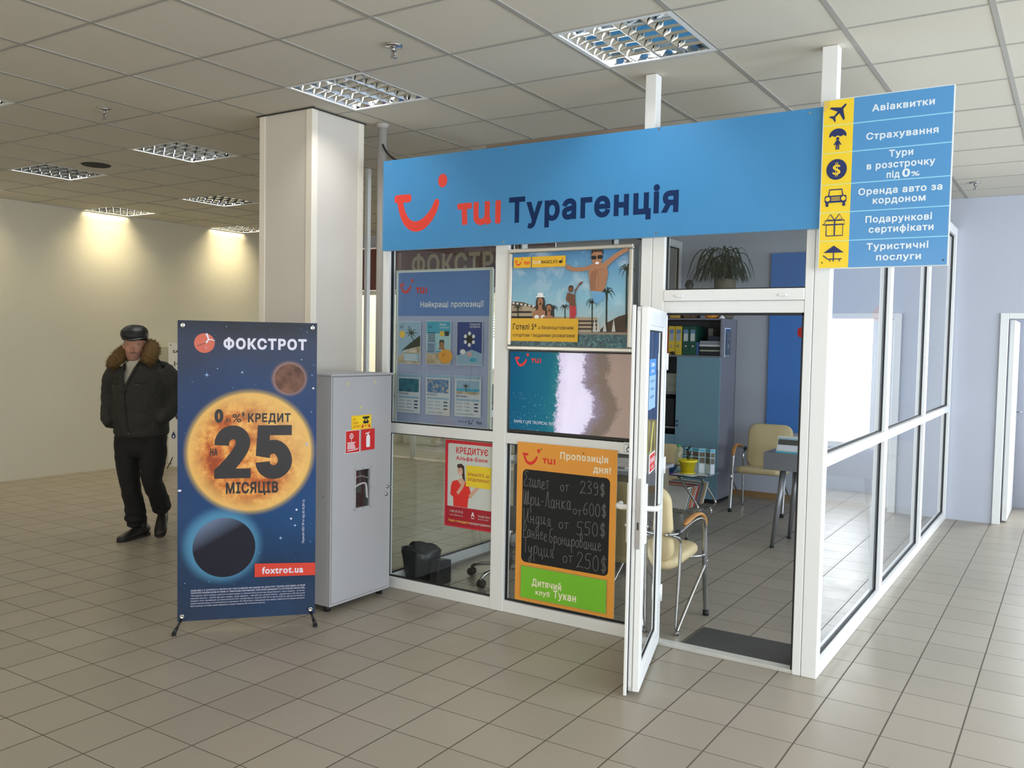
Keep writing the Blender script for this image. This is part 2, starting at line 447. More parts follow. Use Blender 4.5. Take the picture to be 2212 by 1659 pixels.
# doorway on the right with its white frame, open leaf and the bright passage behind
f = MB(); f.box(DX0-0.07, YB-0.02, 0, DX0, YB+0.14, DZ+0.055, WHITE); f.box(DX1, YB-0.02, 0, DX1+0.07, YB+0.14, DZ+0.055, WHITE)
f.box(DX0, YB-0.02, DZ, DX1, YB+0.14, DZ+0.055, WHITE)
struct(f.build('trim_1', bevel=0.004), 'white door frame on the right')
d = struct(MB().box(DX0+0.004, YB+0.15, 0.012, DX0+0.046, YB+0.96, DZ-0.01, WHITE).build('door_1', bevel=0.003), 'white door standing open in the back wall')
hb = MB(); hb.box(DX0+0.046, YB+0.88, 0.93, DX0+0.052, YB+0.92, 1.08, BRUSH); hb.tube([(DX0+0.05,YB+0.9,1.03),(DX0+0.09,YB+0.9,1.03),(DX0+0.095,YB+0.8,1.03)], 0.009, BRUSH)
hb.build('handle', d)
p = MB(); PY = 7.0
p.box(0.2, YB+0.12, 0, 0.3, PY, 2.6, BW); p.box(2.6, YB+0.12, 0, 2.7, PY, 2.6, BW)
p.box(0.2, PY, 0, 1.30, PY+0.1, 2.6, BW); p.box(2.3, PY, 0, 2.7, PY+0.1, 2.6, BW); p.box(1.30, PY, 0, 2.3, PY+0.1, 0.50, BW); p.box(1.30, PY, 2.15, 2.3, PY+0.1, 2.6, BW)
p.box(0.2, YB+0.12, 2.6, 2.7, PY+0.1, 2.7, WHITE)
struct(p.build('wall_passage'), 'pale wall of the passage beyond the doorway')
f = MB(); f.box(1.30,PY+0.02,0.5,1.36,PY+0.07,2.15,WHITE); f.box(2.24,PY+0.02,0.5,2.3,PY+0.07,2.15,WHITE); f.box(1.36,PY+0.02,0.5,2.24,PY+0.07,0.56,WHITE); f.box(1.36,PY+0.02,2.09,2.24,PY+0.07,2.15,WHITE)
wo = struct(f.build('window_10'), 'white framed window of the passage')
MB().add([(1.36,PY+0.045,0.56),(2.24,PY+0.045,0.56),(2.24,PY+0.045,2.09),(1.36,PY+0.045,2.09)], [(0,1,2,3)], glow('daylight_passage', (0.92,0.97,1.0), 16.0)).build('pane', wo)

# ---------------------------------------------------------------- ceiling with its grid, lamps let into it
GX, GY, G = -2.456, -1.219, 0.6
LAMPS = {(3,2): 'on', (0,2): 'off', (-4,3): 'off', (-7,3): 'off', (-4,0): 'off', (-7,6): 'off', (-10,6): 'wall', (-10,9): 'wall', (-10,3): 'wall', (3,6): 'off', (6,-2): 'off', (0,-2): 'off'}
CT = mat('ceiling_tile', (0.64,0.60,0.51,1), 0.95, noise=(90,0.94), bump=(240,0.10))
GB = mat('ceiling_bar', (0.36,0.345,0.31,1), 0.6)
b = MB()
for p_ in range(-11, 13):
    for q_ in range(-10, 12):
        if (p_, q_) in LAMPS: continue
        x0, y0 = max(GX+G*p_, XL), max(GY+G*q_, YF); x1, y1 = min(GX+G*(p_+1), XR), min(GY+G*(q_+1), YB)
        if x1-x0 < 0.01 or y1-y0 < 0.01: continue
        dz = random.uniform(0, 0.0025)
        b.add([(x0,y0,H+dz+random.uniform(0,.002)),(x1,y0,H+dz),(x1,y1,H+dz+random.uniform(0,.002)),(x0,y1,H+dz)], [(0,1,2,3)], CT)
ce = struct(b.build('ceiling'), 'suspended ceiling of square off-white tiles')
b = MB()
for p_ in range(-10, 13):
    x = GX+G*p_
    if XL+0.02 < x < XR: b.box(x-0.012, YF, H-0.0015, x+0.012, YB, H+0.012, GB)
for q_ in range(-9, 12):
    y = GY+G*q_
    if YF < y < YB: b.box(XL, y-0.0085, H-0.001, XR, y+0.0085, H+0.012, GB)
b.build('grid', ce)
struct(MB().box(XL, YF, H+0.16, XR, YB, H+0.2, mat('dark_void', (0.05,0.05,0.05,1), 0.9)).build('ceiling_slab'))

REF = mat('lamp_mirror', rgb(225,228,230), 0.08, 1.0)
TUBE_OFF = mat('lamp_tube', rgb(225,228,225), 0.3)
TUBE_ON = glow('lamp_tube_lit', (1.0,0.98,0.93), LAMP_ON)
TUBE_WALL = glow('lamp_tube_warm', (1.0,0.86,0.55), WALL_LAMP)
def lamp_proto():
    r = thing('ceiling_light', 'x', 'ceiling light', group='recessed louvre lights in the ceiling')
    b = MB(); a = 0.288; hgt = 0.085
    b.add([(-a,-a,hgt),(a,-a,hgt),(a,a,hgt),(-a,a,hgt)], [(0,1,2,3)], REF)
    for s0, s1 in (((-a,-a),(a,-a)),((a,-a),(a,a)),((a,a),(-a,a)),((-a,a),(-a,-a))):
        b.add([(*s0,0.0),(*s1,0.0),(*s1,hgt),(*s0,hgt)], [(0,1,2,3)], REF)
    for s_ in (-1, 1):
        b.box(s_*0.288-0.012 if s_ < 0 else 0.276, -0.3, -0.002, s_*0.288+0.012 if s_ > 0 else -0.276, 0.3, 0.004, WHITE)
        b.box(-0.276, s_*0.288-0.012 if s_ < 0 else 0.276, -0.002, 0.276, s_*0.288+0.012 if s_ > 0 else -0.276, 0.004, WHITE)
    b.build('housing', r)
    b = MB(); n = 4; c = 0.552/n
    for i in range(n+1):                       # lengthwise mirrors, curved to a point at the bottom
        x = -0.276+c*i
        for s_ in (-1, 1):
            if (i == 0 and s_ < 0) or (i == n and s_ > 0): continue
            pr = [(x+s_*0.001,0.002),(x+s_*0.006,0.018),(x+s_*0.017,0.036),(x+s_*0.034,0.052)]
            b.add([(px,yy,pz) for yy in (-0.276,0.276) for px,pz in pr], [(k,k+1,k+5,k+4) for k in range(3)], REF, True)
    for j in range(1, 6):                      # cross blades
        y = -0.276+0.552*j/6
        for i in range(n):
            x0 = -0.276+c*i
            for s_ in (-1, 1):
                b.add([(x0+0.004,y+s_*0.001,0.004),(x0+c-0.004,y+s_*0.001,0.004),(x0+c-0.03,y+s_*0.013,0.05),(x0+0.03,y+s_*0.013,0.05)], [(0,1,2,3)], REF, True)
    b.build('louvre', r)
    for i in range(n):
        x = -0.276+c*(i+0.5); t = MB(); t.tube([(x,-0.27,0.066),(x,0.27,0.066)], 0.013, TUBE_OFF, 10); t.build('tube', r)
    return r
LL = {(3,2): 'lit ceiling light above the white sign post, with two glowing tubes', (0,2): 'unlit louvre ceiling light next to the top of the square column',
      (-4,3): 'unlit louvre ceiling light left of the column, beyond the dark round hole', (-7,3): 'unlit louvre ceiling light beside the dark round hole, farther left',
      (-4,0): 'louvre ceiling light cut off by the left edge of the photo', (-7,6): 'far louvre ceiling light half hidden by the left side of the column',
      (-10,6): 'dim louvre ceiling light against the cream left wall', (-10,9): 'dim warm louvre ceiling light where the left wall passes behind the column',
      (-10,3): 'louvre ceiling light along the cream wall, left of the view', (3,6): 'louvre ceiling light over the inside of the kiosk',
      (6,-2): 'louvre ceiling light above the open hall on the right, out of view', (0,-2): 'louvre ceiling light above the open hall in front, out of view'}
proto = lamp_proto(); first = True
for (p_, q_), st in LAMPS.items():
    if first: L = proto; first = False
    else: L = copy_tree(proto)
    L.location = (GX+G*(p_+.5), GY+G*(q_+.5), H); L['label'] = LL[(p_, q_)]
    tubes = sorted([c for c in bpy.data.objects if c.parent == L and c.name.startswith('tube')], key=lambda o: o.data.vertices[0].co.x)
    for k, t in enumerate(tubes):
        if st == 'on' and k < 2 or st == 'wall':
            t.data = t.data.copy(); t.data.materials[0] = TUBE_ON if st == 'on' else TUBE_WALL
            t['label'] = 'glowing tube'

# sprinklers, round hole
def sprinkler():
    r = thing('sprinkler', 'x', 'sprinkler', group='fire sprinklers in the ceiling')
    MB().lathe([(0.0,0.0),(0.042,-0.002),(0.04,-0.008),(0.02,-0.012),(0.0,-0.012)], STEEL, 20).build('flange', r)
    b = MB(); b.lathe([(0.009,-0.01),(0.011,-0.02),(0.007,-0.03),(0.005,-0.03)], BRUSH, 12)
    for s_ in (-1,1): b.tube([(0.006*s_,0,-0.02),(0.014*s_,0,-0.032),(0.011*s_,0,-0.046),(0.002*s_,0,-0.056)], 0.0025, BRUSH, 6)
    b.tube([(0,0,-0.03),(0,0,-0.054)], 0.0028, mat('bulb_red', rgb(120,90,80), 0.2), 8)
    b.build('head', r)
    MB().lathe([(0.0,-0.058),(0.017,-0.0565),(0.017,-0.0585),(0.0,-0.060)], STEEL, 16).build('deflector', r)
    return r
sp = sprinkler()
for i, (x, y, lb) in enumerate(((-1.413,-0.274,'chrome sprinkler between the two nearest ceiling lights'), (-3.874,-0.252,'chrome sprinkler in the ceiling left of the square column'), (0.688,4.991,'chrome sprinkler in the ceiling right of the yellow and blue sign'))):
    o = sp if i == 0 else copy_tree(sp); o.location = (x, y, H); o['label'] = lb; o.scale = (1.1,1.1,1.1)
hs = thing('ceiling_speaker', 'small dark round opening in the ceiling beside a louvre light', 'ceiling speaker', (-5.71,0.84,H))
MB().lathe([(0.0,-0.004),(0.10,-0.004),(0.112,-0.006),(0.118,-0.001)], mat('dark_hole', (0.02,0.02,0.02,1), 0.9), 28).build('grille', hs)

# ---------------------------------------------------------------- square column with white corner strips
CG = mat('column_panel', rgb(213,206,197), 0.55, noise=(2,0.97)); CS = mat('column_strip', rgb(236,228,214), 0.5)
c = thing('column', 'square grey panelled column with white corner strips', 'column', (-2.87,0.61,0))
c['kind'] = 'structure'
hx, hy = 0.235, 0.235
MB().box(-hx,-hy,0,hx,hy,H+0.012,CG).build('shaft', c)
for sx in (-1,1):
    for sy in (-1,1):
        b = MB(); x, y = sx*hx, sy*hy; e = 0.006; wd = 0.045
        b.box(min(x-sx*wd,x+sx*e), min(y,y+sy*e), 0, max(x-sx*wd,x+sx*e), max(y,y+sy*e), H, CS)
        b.box(min(x,x+sx*e), min(y-sy*wd,y), 0, max(x,x+sx*e), max(y-sy*wd,y), H, CS)
        b.build('corner_strip', c, bevel=0.001)
tr = MB(); K = mat('shadow_dark', (0.03,0.03,0.03,1), 0.9)
tr.box(-hx-0.03,-hy-0.014,H-0.010,hx+0.03,-hy-0.008,H-0.003,K); tr.box(hx+0.008,-hy-0.02,H-0.010,hx+0.014,hy+0.02,H-0.003,K)  # solid dark strips standing in for the shadow where column meets ceiling
tr.build('shadow_strip', c)

pp = thing('pipe', 'grey vertical pipe between the column and the blue fascia', 'pipe', (-2.53,0.925,0))
MB().tube([(0,0,0),(0,0,H+0.02)], 0.031, mat('pipe_grey', rgb(172,168,164), 0.45), 20).build('tube', pp)
MB().lathe([(0.031,H-0.03),(0.045,H-0.012),(0.045,H),(0.031,H)], MATS['pipe_grey'], 20).build('collar', pp)
wp = MB().box(-0.016,-0.016,0,0.016,0.016,2.84,WHITE).build('corner_post', loc=(-2.722,1.00,0), bevel=0.004)
tag(wp, 'white upright post in the gap between the column and the grey pipe', 'post')
cb = MB().tube(smooth([(-2.505,0.90,2.965),(-2.47,0.90,2.91),(-2.43,0.90,2.875),(-2.38,0.90,2.848),(-2.30,0.90,2.832)],5), 0.007, GASKET, 8).build('cable')
tag(cb, 'short black cable curving down behind the left end of the blue fascia', 'cable')

# ---------------------------------------------------------------- electronics shop behind the hall, seen past the column and through the kiosk
SW = mat('shop_white', rgb(238,232,220), 0.8)
b = MB(); b.box(XL-0.15,YB+0.12,0,XL,10.0,3.0,SW); b.box(-4.0,YB+0.12,0,-3.9,10.0,3.0,SW); b.box(XL,9.9,0,-4.0,10.0,3.0,SW); b.box(XL,YB+0.12,3.0,-4.0,10.0,3.05,SW)
struct(b.build('wall_shop'), 'white walls of the shop behind')
b = MB()
for x in (-8.42,-7.33,-6.24,-5.15,-4.05): b.box(x-0.03,YB-0.01,0,x+0.03,YB+0.05,2.34,WHITE)
b.box(XL,YB-0.01,2.28,-4.0,YB+0.05,2.34,WHITE)
wo = struct(b.build('window_11'), 'white framed shop front')
g = MB()
for x0,x1 in ((-8.39,-7.36),(-7.3,-6.27),(-6.21,-5.18),(-5.12,-4.08)): g.box(x0,YB+0.015,0.02,x1,YB+0.022,2.28,GLASS)
g.build('pane', wo)
for i in range(3):
    l = MB().box(-8.0+1.4*i,6.6,2.96,-7.2+1.4*i,9.3,2.99,glow('shop_light',(1.0,0.95,0.85),9.0)).build('shop_ceiling_lamp')
    tag(l, 'bright ceiling lamp inside the shop behind the column', 'lamp', 'lamps inside the shop')
bl = MB()
for k in range(9): bl.box(-8.3,9.70,1.72+0.05*k,-4.1,9.74,1.745+0.05*k,mat('blind_cream', rgb(235,222,190), 0.6))
tag(bl.build('window_blind'), 'cream slatted blind at the back of the shop', 'blind')
wo = struct(MB().box(-8.3,9.86,1.1,-4.1,9.9,2.2,WHITE).build('window_12'), 'bright window at the back of the shop')
MB().add([(-8.2,9.855,1.15),(-4.2,9.855,1.15),(-4.2,9.855,2.15),(-8.2,9.855,2.15)],[(0,1,2,3)],glow('daylight_shop',(1,0.98,0.95),6.0)).build('pane', wo)
# low counters with boxed goods
SHB = [rgb(40,40,44), rgb(214,206,60), rgb(220,220,216), rgb(150,60,40), rgb(60,66,72)]
for i in range(5):
    x = -8.0+0.85*i
    r = thing('shop_counter', ['white shop counter seen past the right edge of the column','white shop counter behind the glass, second from the left','white shop counter behind the glass, middle of the row','white shop counter behind the glass, second from the right','white shop counter behind the glass, right end of the row'][i], 'counter', (x,7.4,0), group='counters in the shop behind')
    MB().box(-0.36,-0.22,0.0,0.36,0.22,0.72,SW).build('carcass', r, bevel=0.006); MB().box(-0.39,-0.25,0.72,0.39,0.25,0.76,mat('shop_dark', rgb(50,50,54), 0.4)).build('worktop', r)
    for j in range(3):
        bx = MB().box(-0.1,-0.08,0,0.1,0.08,0.14+0.1*((i+j) % 3),mat('goods_%d' % ((i+j) % 5), SHB[(i+j) % 5], 0.5)).build('goods_box', loc=(x-0.24+0.24*j,7.4,0.76), bevel=0.004)
        tag(bx, 'small %s packaged box on a shop counter behind the glass' % ['dark','yellow','white','rust red','grey'][(i+j) % 5], 'box', 'packaged goods in the shop')
# maroon fascia with the shop's name
MAR = mat('maroon_board', rgb(104,52,56), 0.5)
cv = Canvas(); cv.mb.box(0,0,0,4.45,0.04,0.58,MAR)
cv.text('ФОКСТРОТ', 2.20, 0.20, 0.265, mat('beige_letters', rgb(196,186,160), 0.5), w=1.80, bold=0.035)
o = cv.build('shop_sign', loc=(XL+0.001,YB-0.045,2.345)); tag(o, 'long maroon shop fascia with pale letters seen through the kiosk', 'sign')
# ------------------------------------------------------------------ glazed kiosk
KX0, KX1, KY0, KY1 = -2.385, 0.475, 0.78, 5.85
FT = 0.07
k = thing('glazed_kiosk', 'white framed glass kiosk with its door standing open', 'kiosk', (0,0,0))
def kb(name, *bx, m=WHITE, bev=0.004):
    b = MB()
    for q in bx: b.box(*q, m)
    return b.build(name, k, bevel=bev)
def pane(x0, y0, z0, x1, y1, z1, g=None):
    """glass with its dark gasket, lying in the plane of the smaller extent"""
    b = MB(); e = 0.007; th = 0.010
    if x1-x0 > y1-y0:
        y = (y0+y1)/2; b.add([(x0,y,z0),(x1,y,z0),(x1,y,z1),(x0,y,z1)], [(0,1,2,3)], g or GLASS)
        for q in ((x0,z0,x0+e,z1),(x1-e,z0,x1,z1),(x0+e,z0,x1-e,z0+e),(x0+e,z1-e,x1-e,z1)): b.box(q[0],y-th,q[1],q[2],y+th,q[3],GASKET)
    else:
        x = (x0+x1)/2; b.add([(x,y0,z0),(x,y1,z0),(x,y1,z1),(x,y0,z1)], [(0,1,2,3)], g or GLASS)
        for q in ((y0,z0,y0+e,z1),(y1-e,z0,y1,z1),(y0+e,z0,y1-e,z0+e),(y0+e,z1-e,y1-e,z1)): b.box(x-th,q[0],q[1],x+th,q[2],q[3],GASKET)
    return b.build('pane', k)
YA, YZ = KY0, KY0+FT
TOP = 2.82
# front
kb('post', (KX0,YA,0,-2.335,YZ,TOP)); kb('post', (-1.49,YA,0,-1.395,YZ,TOP))
kb('post', (-0.53,YA,0,-0.466,YZ,H)); kb('post', (-0.464,YA,0.0,-0.392,YZ,TOP)); kb('post', (0.355,YA,0,0.397,YZ,TOP)); kb('post', (0.399,YA,0,KX1,YZ,H))
for x0, x1 in ((-2.335,-1.49),(-1.395,-0.53)):
    kb('rail', (x0,YA+.003,0,x1,YZ,0.07)); kb('rail', (x0,YA+.003,1.035,x1,YZ,1.10)); kb('rail', (x0,YA+.003,2.74,x1,YZ,TOP))
    pane(x0,YA+.03,0.07,x1,YA+.04,1.035); pane(x0,YA+.03,1.10,x1,YA+.04,2.74)
kb('rail', (-0.392,YA-0.004,1.885,0.355,YZ,1.945), (-0.392,YA+0.004,1.822,0.355,YZ,1.884)); kb('rail', (-0.392,YA+.003,2.74,0.355,YZ,TOP))
pane(-0.392,YA+.03,1.945,0.355,YA+.04,2.74)
for x in (-0.30, 0.25): part(kb('hinge_cover', (x-0.02,YA-0.016,1.905,x+0.02,YA-0.004,1.918), bev=0.003), 'small white hinge cover below the transom light')
kb('door_gasket', (0.345,YA+.008,0.02,0.355,YA+.04,1.822), (-0.392,YA+.008,1.810,0.355,YA+.04,1.822), m=GASKET, bev=0)
kb('threshold', (-0.392,YA+.004,0,0.355,YZ,0.02), m=mat('threshold_alu', rgb(205,203,196), 0.4, noise=(8,0.7)), bev=0.003)
# sides
for X0, X1, g in ((KX1-FT, KX1, GLASS_SIDE), (KX0, KX0+.05, GLASS)):
    ys = [KY0+FT, 2.43, 2.51, 4.12, 4.20, 5.78]
    for a, b_ in ((2.43,2.51),(4.12,4.20),(5.78,5.845)): kb('post', (X0,a,0,X1,b_,TOP))
    for i in (0, 2, 4):
        a, b_ = ys[i], ys[i+1]
        kb('rail', (X0,a,0,X1,b_,0.07)); kb('rail', (X0,a,1.055,X1,b_,1.115)); kb('rail', (X0,a,2.74,X1,b_,TOP))
        xm = (X0+X1)/2; pane(xm-.004,a,0.07,xm+.004,b_,1.055,g); pane(xm-.004,a,1.115,xm+.004,b_,2.74,g)
kb('top_beam', (-1.62,YZ+.002,2.80,-0.55,YZ+.06,2.86), m=mat('beam_brown', rgb(128,112,96), 0.6), bev=0.002)

# door leaf, hinged on the left and swung out towards the viewer
dd = Vector((0.279,-0.960,0)).normalized(); dn = Vector((0.960,0.279,0)).normalized()
D0 = Vector((-0.377,0.815,0))
DM = Matrix(((dd.x,dn.x,0,D0.x),(dd.y,dn.y,0,D0.y),(0,0,1,0),(0,0,0,1)))      # (along, thickness, up); thickness 0 = inner face
s0, s1, dz0, dz1, th = 0.055, 0.80, 0.022, 1.825, -0.070
b = MB()
def db(a0,t0,z0,a1,t1,z1,m=WHITE): b.box(a0,t0,z0,a1,t1,z1,m,DM)
st = 0.084
for (a0,a1,z0,z1) in ((s0,s0+st,dz0,dz1),(s1-st,s1-0.022,dz0,dz1),(s0+st,s1-st,dz0,dz0+st),(s0+st,s1-st,dz1-st,dz1)):
    db(a0,-0.052,z0,a1,0.0,z1)
db(s1-0.022,-0.030,dz0+.004,s1-0.010,0.0,dz1-.004); db(s1-0.022,-0.052,dz0+.02,s1-0.014,-0.034,dz1-.02)
db(s0,th,dz0-.014,s0+st,-0.054,dz1+.006); db(s1-st,th,dz0-.014,s1+0.006,-0.054,dz1+.006); db(s0+st,th,dz0-.014,s1-st,-0.054,dz0+st-.01); db(s0+st,th,dz1-st+.01,s1-st,-0.054,dz1+.006)
leaf = b.build('door', k, bevel=0.003)
part(leaf, 'white glazed door leaf standing open')
b = MB()
db(s0+.01,-0.0545,dz0-.006,s1-0.004,-0.0515,dz1+.002,GASKET)
b2 = MB()
for (a0,a1,z0,z1) in ((s0+.008,s1-.002,dz0-.008,dz0+.004),(s0+.008,s1-.002,dz1-.006,dz1+.008),(s0+.0,s0+.012,dz0,dz1),(s1-0.014,s1-.002,dz0,dz1)):
    b2.box(a0,-0.0545,z0,a1,-0.0515,z1,GASKET,DM)
b2.build('seal', leaf)
b = MB(); z0, z1, a0, a1 = dz0+st, dz1-st, s0+st, s1-st
for q in ((a0,z0,a0+.022,z1),(a1-.022,z0,a1,z1),(a0+.022,z0,a1-.022,z0+.022),(a0+.022,z1-.022,a1-.022,z1)): db(q[0],-0.016,q[1],q[2],-0.002,q[3])
b.build('glazing_bead', leaf, bevel=0.004)
b = MB(); ge = 0.022
db(a0+ge,-0.016,z0+ge,a0+ge+.005,-0.010,z1-ge,GASKET); db(a1-ge-.006,-0.016,z0+ge,a1-ge,-0.010,z1-ge,GASKET); db(a0+ge,-0.016,z0+ge,a1-ge,-0.010,z0+ge+.006,GASKET); db(a0+ge,-0.016,z1-ge-.006,a1-ge,-0.010,z1-ge,GASKET)
b.add([DM @ Vector(p) for p in ((a0,-0.014,z0),(a1,-0.014,z0),(a1,-0.014,z1),(a0,-0.014,z1))], [(0,1,2,3)], GLASS)
b.build('pane', leaf)
def handle(side):
    b = MB(); t = 0.0 if side > 0 else th; e = side
    pm = lambda a,tt,z: DM @ Vector((a,t+e*tt,z))
    x0, x1 = s1-0.072, s1-0.040
    b.box(x0, min(t,t+e*.012), 0.72, x1, max(t,t+e*.012), 1.0, WHITE, DM)
    xm = (x0+x1)/2
    b.tube(smooth([pm(xm,0.008,0.885),pm(xm,0.038,0.885),pm(xm-.012,0.056,0.885),pm(xm-.05,0.060,0.884),pm(xm-.115,0.058,0.882)],4), [0.013]*12+[0.012]*4+[0.010], WHITE, 12)
    b.tube([pm(xm,0.010,0.80),pm(xm,0.020,0.80)], 0.010, STEEL, 12)
    return part(b.build('handle', leaf, bevel=0.002), 'white lever handle on its long plate')
handle(1); handle(-1)
b = MB(); db(s1-0.0135,-0.033,0.70,s1-0.0085,-0.012,1.03,BRUSH); db(s1-0.009,-0.028,0.865,s1-0.0015,-0.017,0.90,BRUSH); db(s1-0.009,-0.027,0.79,s1-0.006,-0.018,0.825,mat('lock_dark', rgb(40,40,42), 0.4))
part(b.build('lock_plate', leaf), 'steel lock strip on the door edge')
for z in (0.30, 1.00, 1.56):
    b = MB(); b.tube([DM @ Vector((s0-0.004,0.004,z-0.045)), DM @ Vector((s0-0.004,0.004,z+0.045))], 0.010, WHITE, 12); b.build('hinge', leaf)
# hours sheet and hanging tag on the door glass
HB_ = mat('print_skyblue', rgb(66,140,214), 0.5); HL = mat('print_paleblue', rgb(150,190,236), 0.5)
cv = Canvas(); cv.rect(0,0,0.24,0.245,HL); cv.rect(0,0.165,0.24,0.245,HB_)
cv.text('Години',0.12,0.208,0.022,PWHITE,w=0.13,bold=.02,align='c'); cv.text('роботи',0.12,0.178,0.020,PWHITE,w=0.11,bold=.01,align='c')
for i,t in enumerate(('пн-пт 9-18','сб 10-16','нд 10-15')): cv.text(t,0.05,0.130-0.038*i,0.015,NAVY,w=0.13)
o = cv.build('hours_sheet'); tag(o, 'blue opening hours sheet stuck inside the open door glass', 'notice')
RotL = Matrix(((-dd.x,-dn.x,0),(-dd.y,-dn.y,0),(0,0,1)))
def on_door(o, s, z, t=-0.010):
    p = DM @ Vector((s, t, z)); M = RotL.to_4x4(); M.translation = p; o.matrix_world = M
on_door(o, 0.62, 1.335)
r = thing('door_tag', 'small red hanging tag on yellow string on the open door', 'tag')
cv = Canvas(); cv.mb.box(0,0,0,0.20,0.003,0.095,PWHITE); cv.rect(0.008,0.006,0.192,0.089,mat('tag_red', rgb(205,46,44), 0.5)); cv.text('ЗАЧИНЕНО',0.10,0.045,0.026,PWHITE,w=0.15,bold=.02,align='c'); cv.text('CLOSED',0.10,0.016,0.016,PWHITE,w=0.09,align='c')
cv.build('card', r)
st_ = MB(); Y_ = mat('string_yellow', rgb(222,214,120), 0.7)
st_.tube([(0.01,0,0.093),(0.09,0,0.245),(0.10,-0.004,0.25),(0.19,0,0.093)], 0.0014, Y_, 6); st_.tube([(0.03,0,0.093),(0.092,-0.002,0.247)], 0.0012, Y_, 6)
st_.build('string', r); on_door(r, 0.56, 1.02, -0.006)

# ------------------------------------------------------------------ big blue fascia with the agency's name
def sky(nt,u,v,vec): 
    return mixc(nt, mth(nt,'MULTIPLY',noise(nt,vec,2.2,4),0.5), (0.044,0.245,0.535,1), (0.074,0.305,0.585,1))
BLUE = uvmat('fascia_blue', sky, 0.38)
cv = Canvas(); FW, FH = 2.785, 0.582
cv.mb.box(0,0.0,0,FW,0.03,FH,mat('fascia_edge', rgb(150,180,205), 0.4)); cv.rect(0,0,FW,FH,BLUE)
ORED = mat('fascia_red', rgb(226,62,48), 0.45); FN = mat('fascia_navy', rgb(14,42,88), 0.6, spec=0.2)
ox, oz = -2.36, 2.229
smile(cv, -2.263-ox, 2.557-oz, 0.389, ORED)
tui(cv, -1.757-ox, 2.357-oz, 0.139, 0.322, ORED)
cv.text('Турагенція', -1.376-ox, 2.357-oz, 0.146, FN, w=1.07, bold=0.042)
for (x,z) in ((-1.41,2.795),(-1.41,2.245),(-0.43,2.80),(-0.43,2.25),(-2.30,2.79),(0.36,2.79)): cv.ell(x-ox,z-oz,0.006,0.006,STEEL,12)
o = cv.build('fascia_board', loc=(ox,0.745,oz)); tag(o, 'long blue fascia board with red smile mark and navy lettering', 'sign')

# ------------------------------------------------------------------ yellow and blue services board at the corner
SB = uvmat('services_blue', lambda nt,u,v,vec: mixc(nt, mth(nt,'MULTIPLY',noise(nt,vec,3,3),0.3), (0.088,0.31,0.64,1), (0.13,0.36,0.68,1)), 0.22)
SL = mat('services_line', rgb(150,214,244), 0.4); SY = mat('services_yellow', rgb(250,214,50), 0.35); SN = mat('services_navy', rgb(30,44,100), 0.4); ST = mat('services_text', rgb(228,240,250), 0.4)
K8 = 1.008; Wd, Hd, dv = 0.568, 0.804, 0.140
cv = Canvas(); cv.mb.box(0,0.0,0,Wd,0.02,Hd,mat('services_edge', rgb(214,224,228), 0.4))
cv.rect(0.004,0.004,Wd-.004,Hd-.004,SB); cv.rect(0.004,0.004,dv,Hd-.004,SY)
for v in (0.675,0.545,0.397,0.265,0.131): cv.rect(0.004,v*K8-.0025,Wd-.004,v*K8+.0025,SL); cv.rect(0.004,v*K8-.0025,dv,v*K8+.0025,mat('services_paleyellow', rgb(220,228,150),0.4))
def ln(t,u0,u1,v,h=None):
    cv.text(t,u0*K8,v*K8-0.0135,0.031,ST,w=(u1-u0)*K8,bold=0.03)
ln('Авіаквитки',.2195,.484,.733); ln('Страхування',.199,.504,.6055); ln('Тури',.301,.403,.518); ln('в розстрочку',.206,.496,.468); ln('під',.294,.350,.422); ln('Оренда авто за',.173,.529,.352); ln('кордоном',.238,.462,.308); ln('Подарункові',.209,.492,.222); ln('сертифікати',.225,.500,.175); ln('Туристичні',.218,.482,.096); ln('послуги',.262,.453,.046)
cv.text('0',.360*K8,.422*K8-.0145,0.039,ST,w=.034,bold=.03); cv.text('%',.398*K8,.422*K8-.0135,0.022,ST,w=.036,bold=.02)
# icons: plane, umbrella over a figure, coin, car, gift, parasol over a lounger
cu = 0.072
def pl_(pts, cx, cy, s, rot=0): return [(cx+s*(x*math.cos(rot)-y*math.sin(rot)), cy+s*(x*math.sin(rot)+y*math.cos(rot))) for x,y in pts]
plane = [(0,1.05),(.10,.9),(.13,.45),(.95,-.15),(.98,-.36),(.13,-.08),(.09,-.62),(.40,-.88),(.40,-1.02),(0,-.90),(-.40,-1.02),(-.40,-.88),(-.09,-.62),(-.13,-.08),(-.98,-.36),(-.95,-.15),(-.13,.45),(-.10,.9)]
cv.poly(pl_(plane,cu+.002,0.742,0.046,-0.75),SN)
u0,v0 = cu,.616
dome = [(0.040*math.cos(math.radians(a)),0.036*math.sin(math.radians(a))) for a in range(0,181,10)]+[(-.036,-.004),(-.026,.004),(-.013,-.003),(0,.004),(.013,-.003),(.026,.004),(.036,-.004)]
cv.poly([(u0+x,v0+.012+y) for x,y in dome],SN); cv.ell(u0,v0,.0075,.0075,SN,16)
cv.poly([(u0-.006,v0-.008),(u0+.006,v0-.008),(u0+.018,v0-.028),(u0+.013,v0-.031),(u0+.008,v0-.022),(u0+.008,v0-.052),(u0+.0015,v0-.052),(u0+.0015,v0-.032),(u0-.0015,v0-.032),(u0-.0015,v0-.052),(u0-.008,v0-.052),(u0-.008,v0-.022),(u0-.013,v0-.031),(u0-.018,v0-.028)],SN)
cv.ell(cu,.471,.047,.049,SN,40); cv.text('S',cu,.471-.024,.048,SY,bold=.012,align='c',w=.036)
for dx in (-.004,.004): cv.rect(cu+dx-.0016,.471-.033,cu+dx+.0016,.471+.033,SY)
v0 = .336
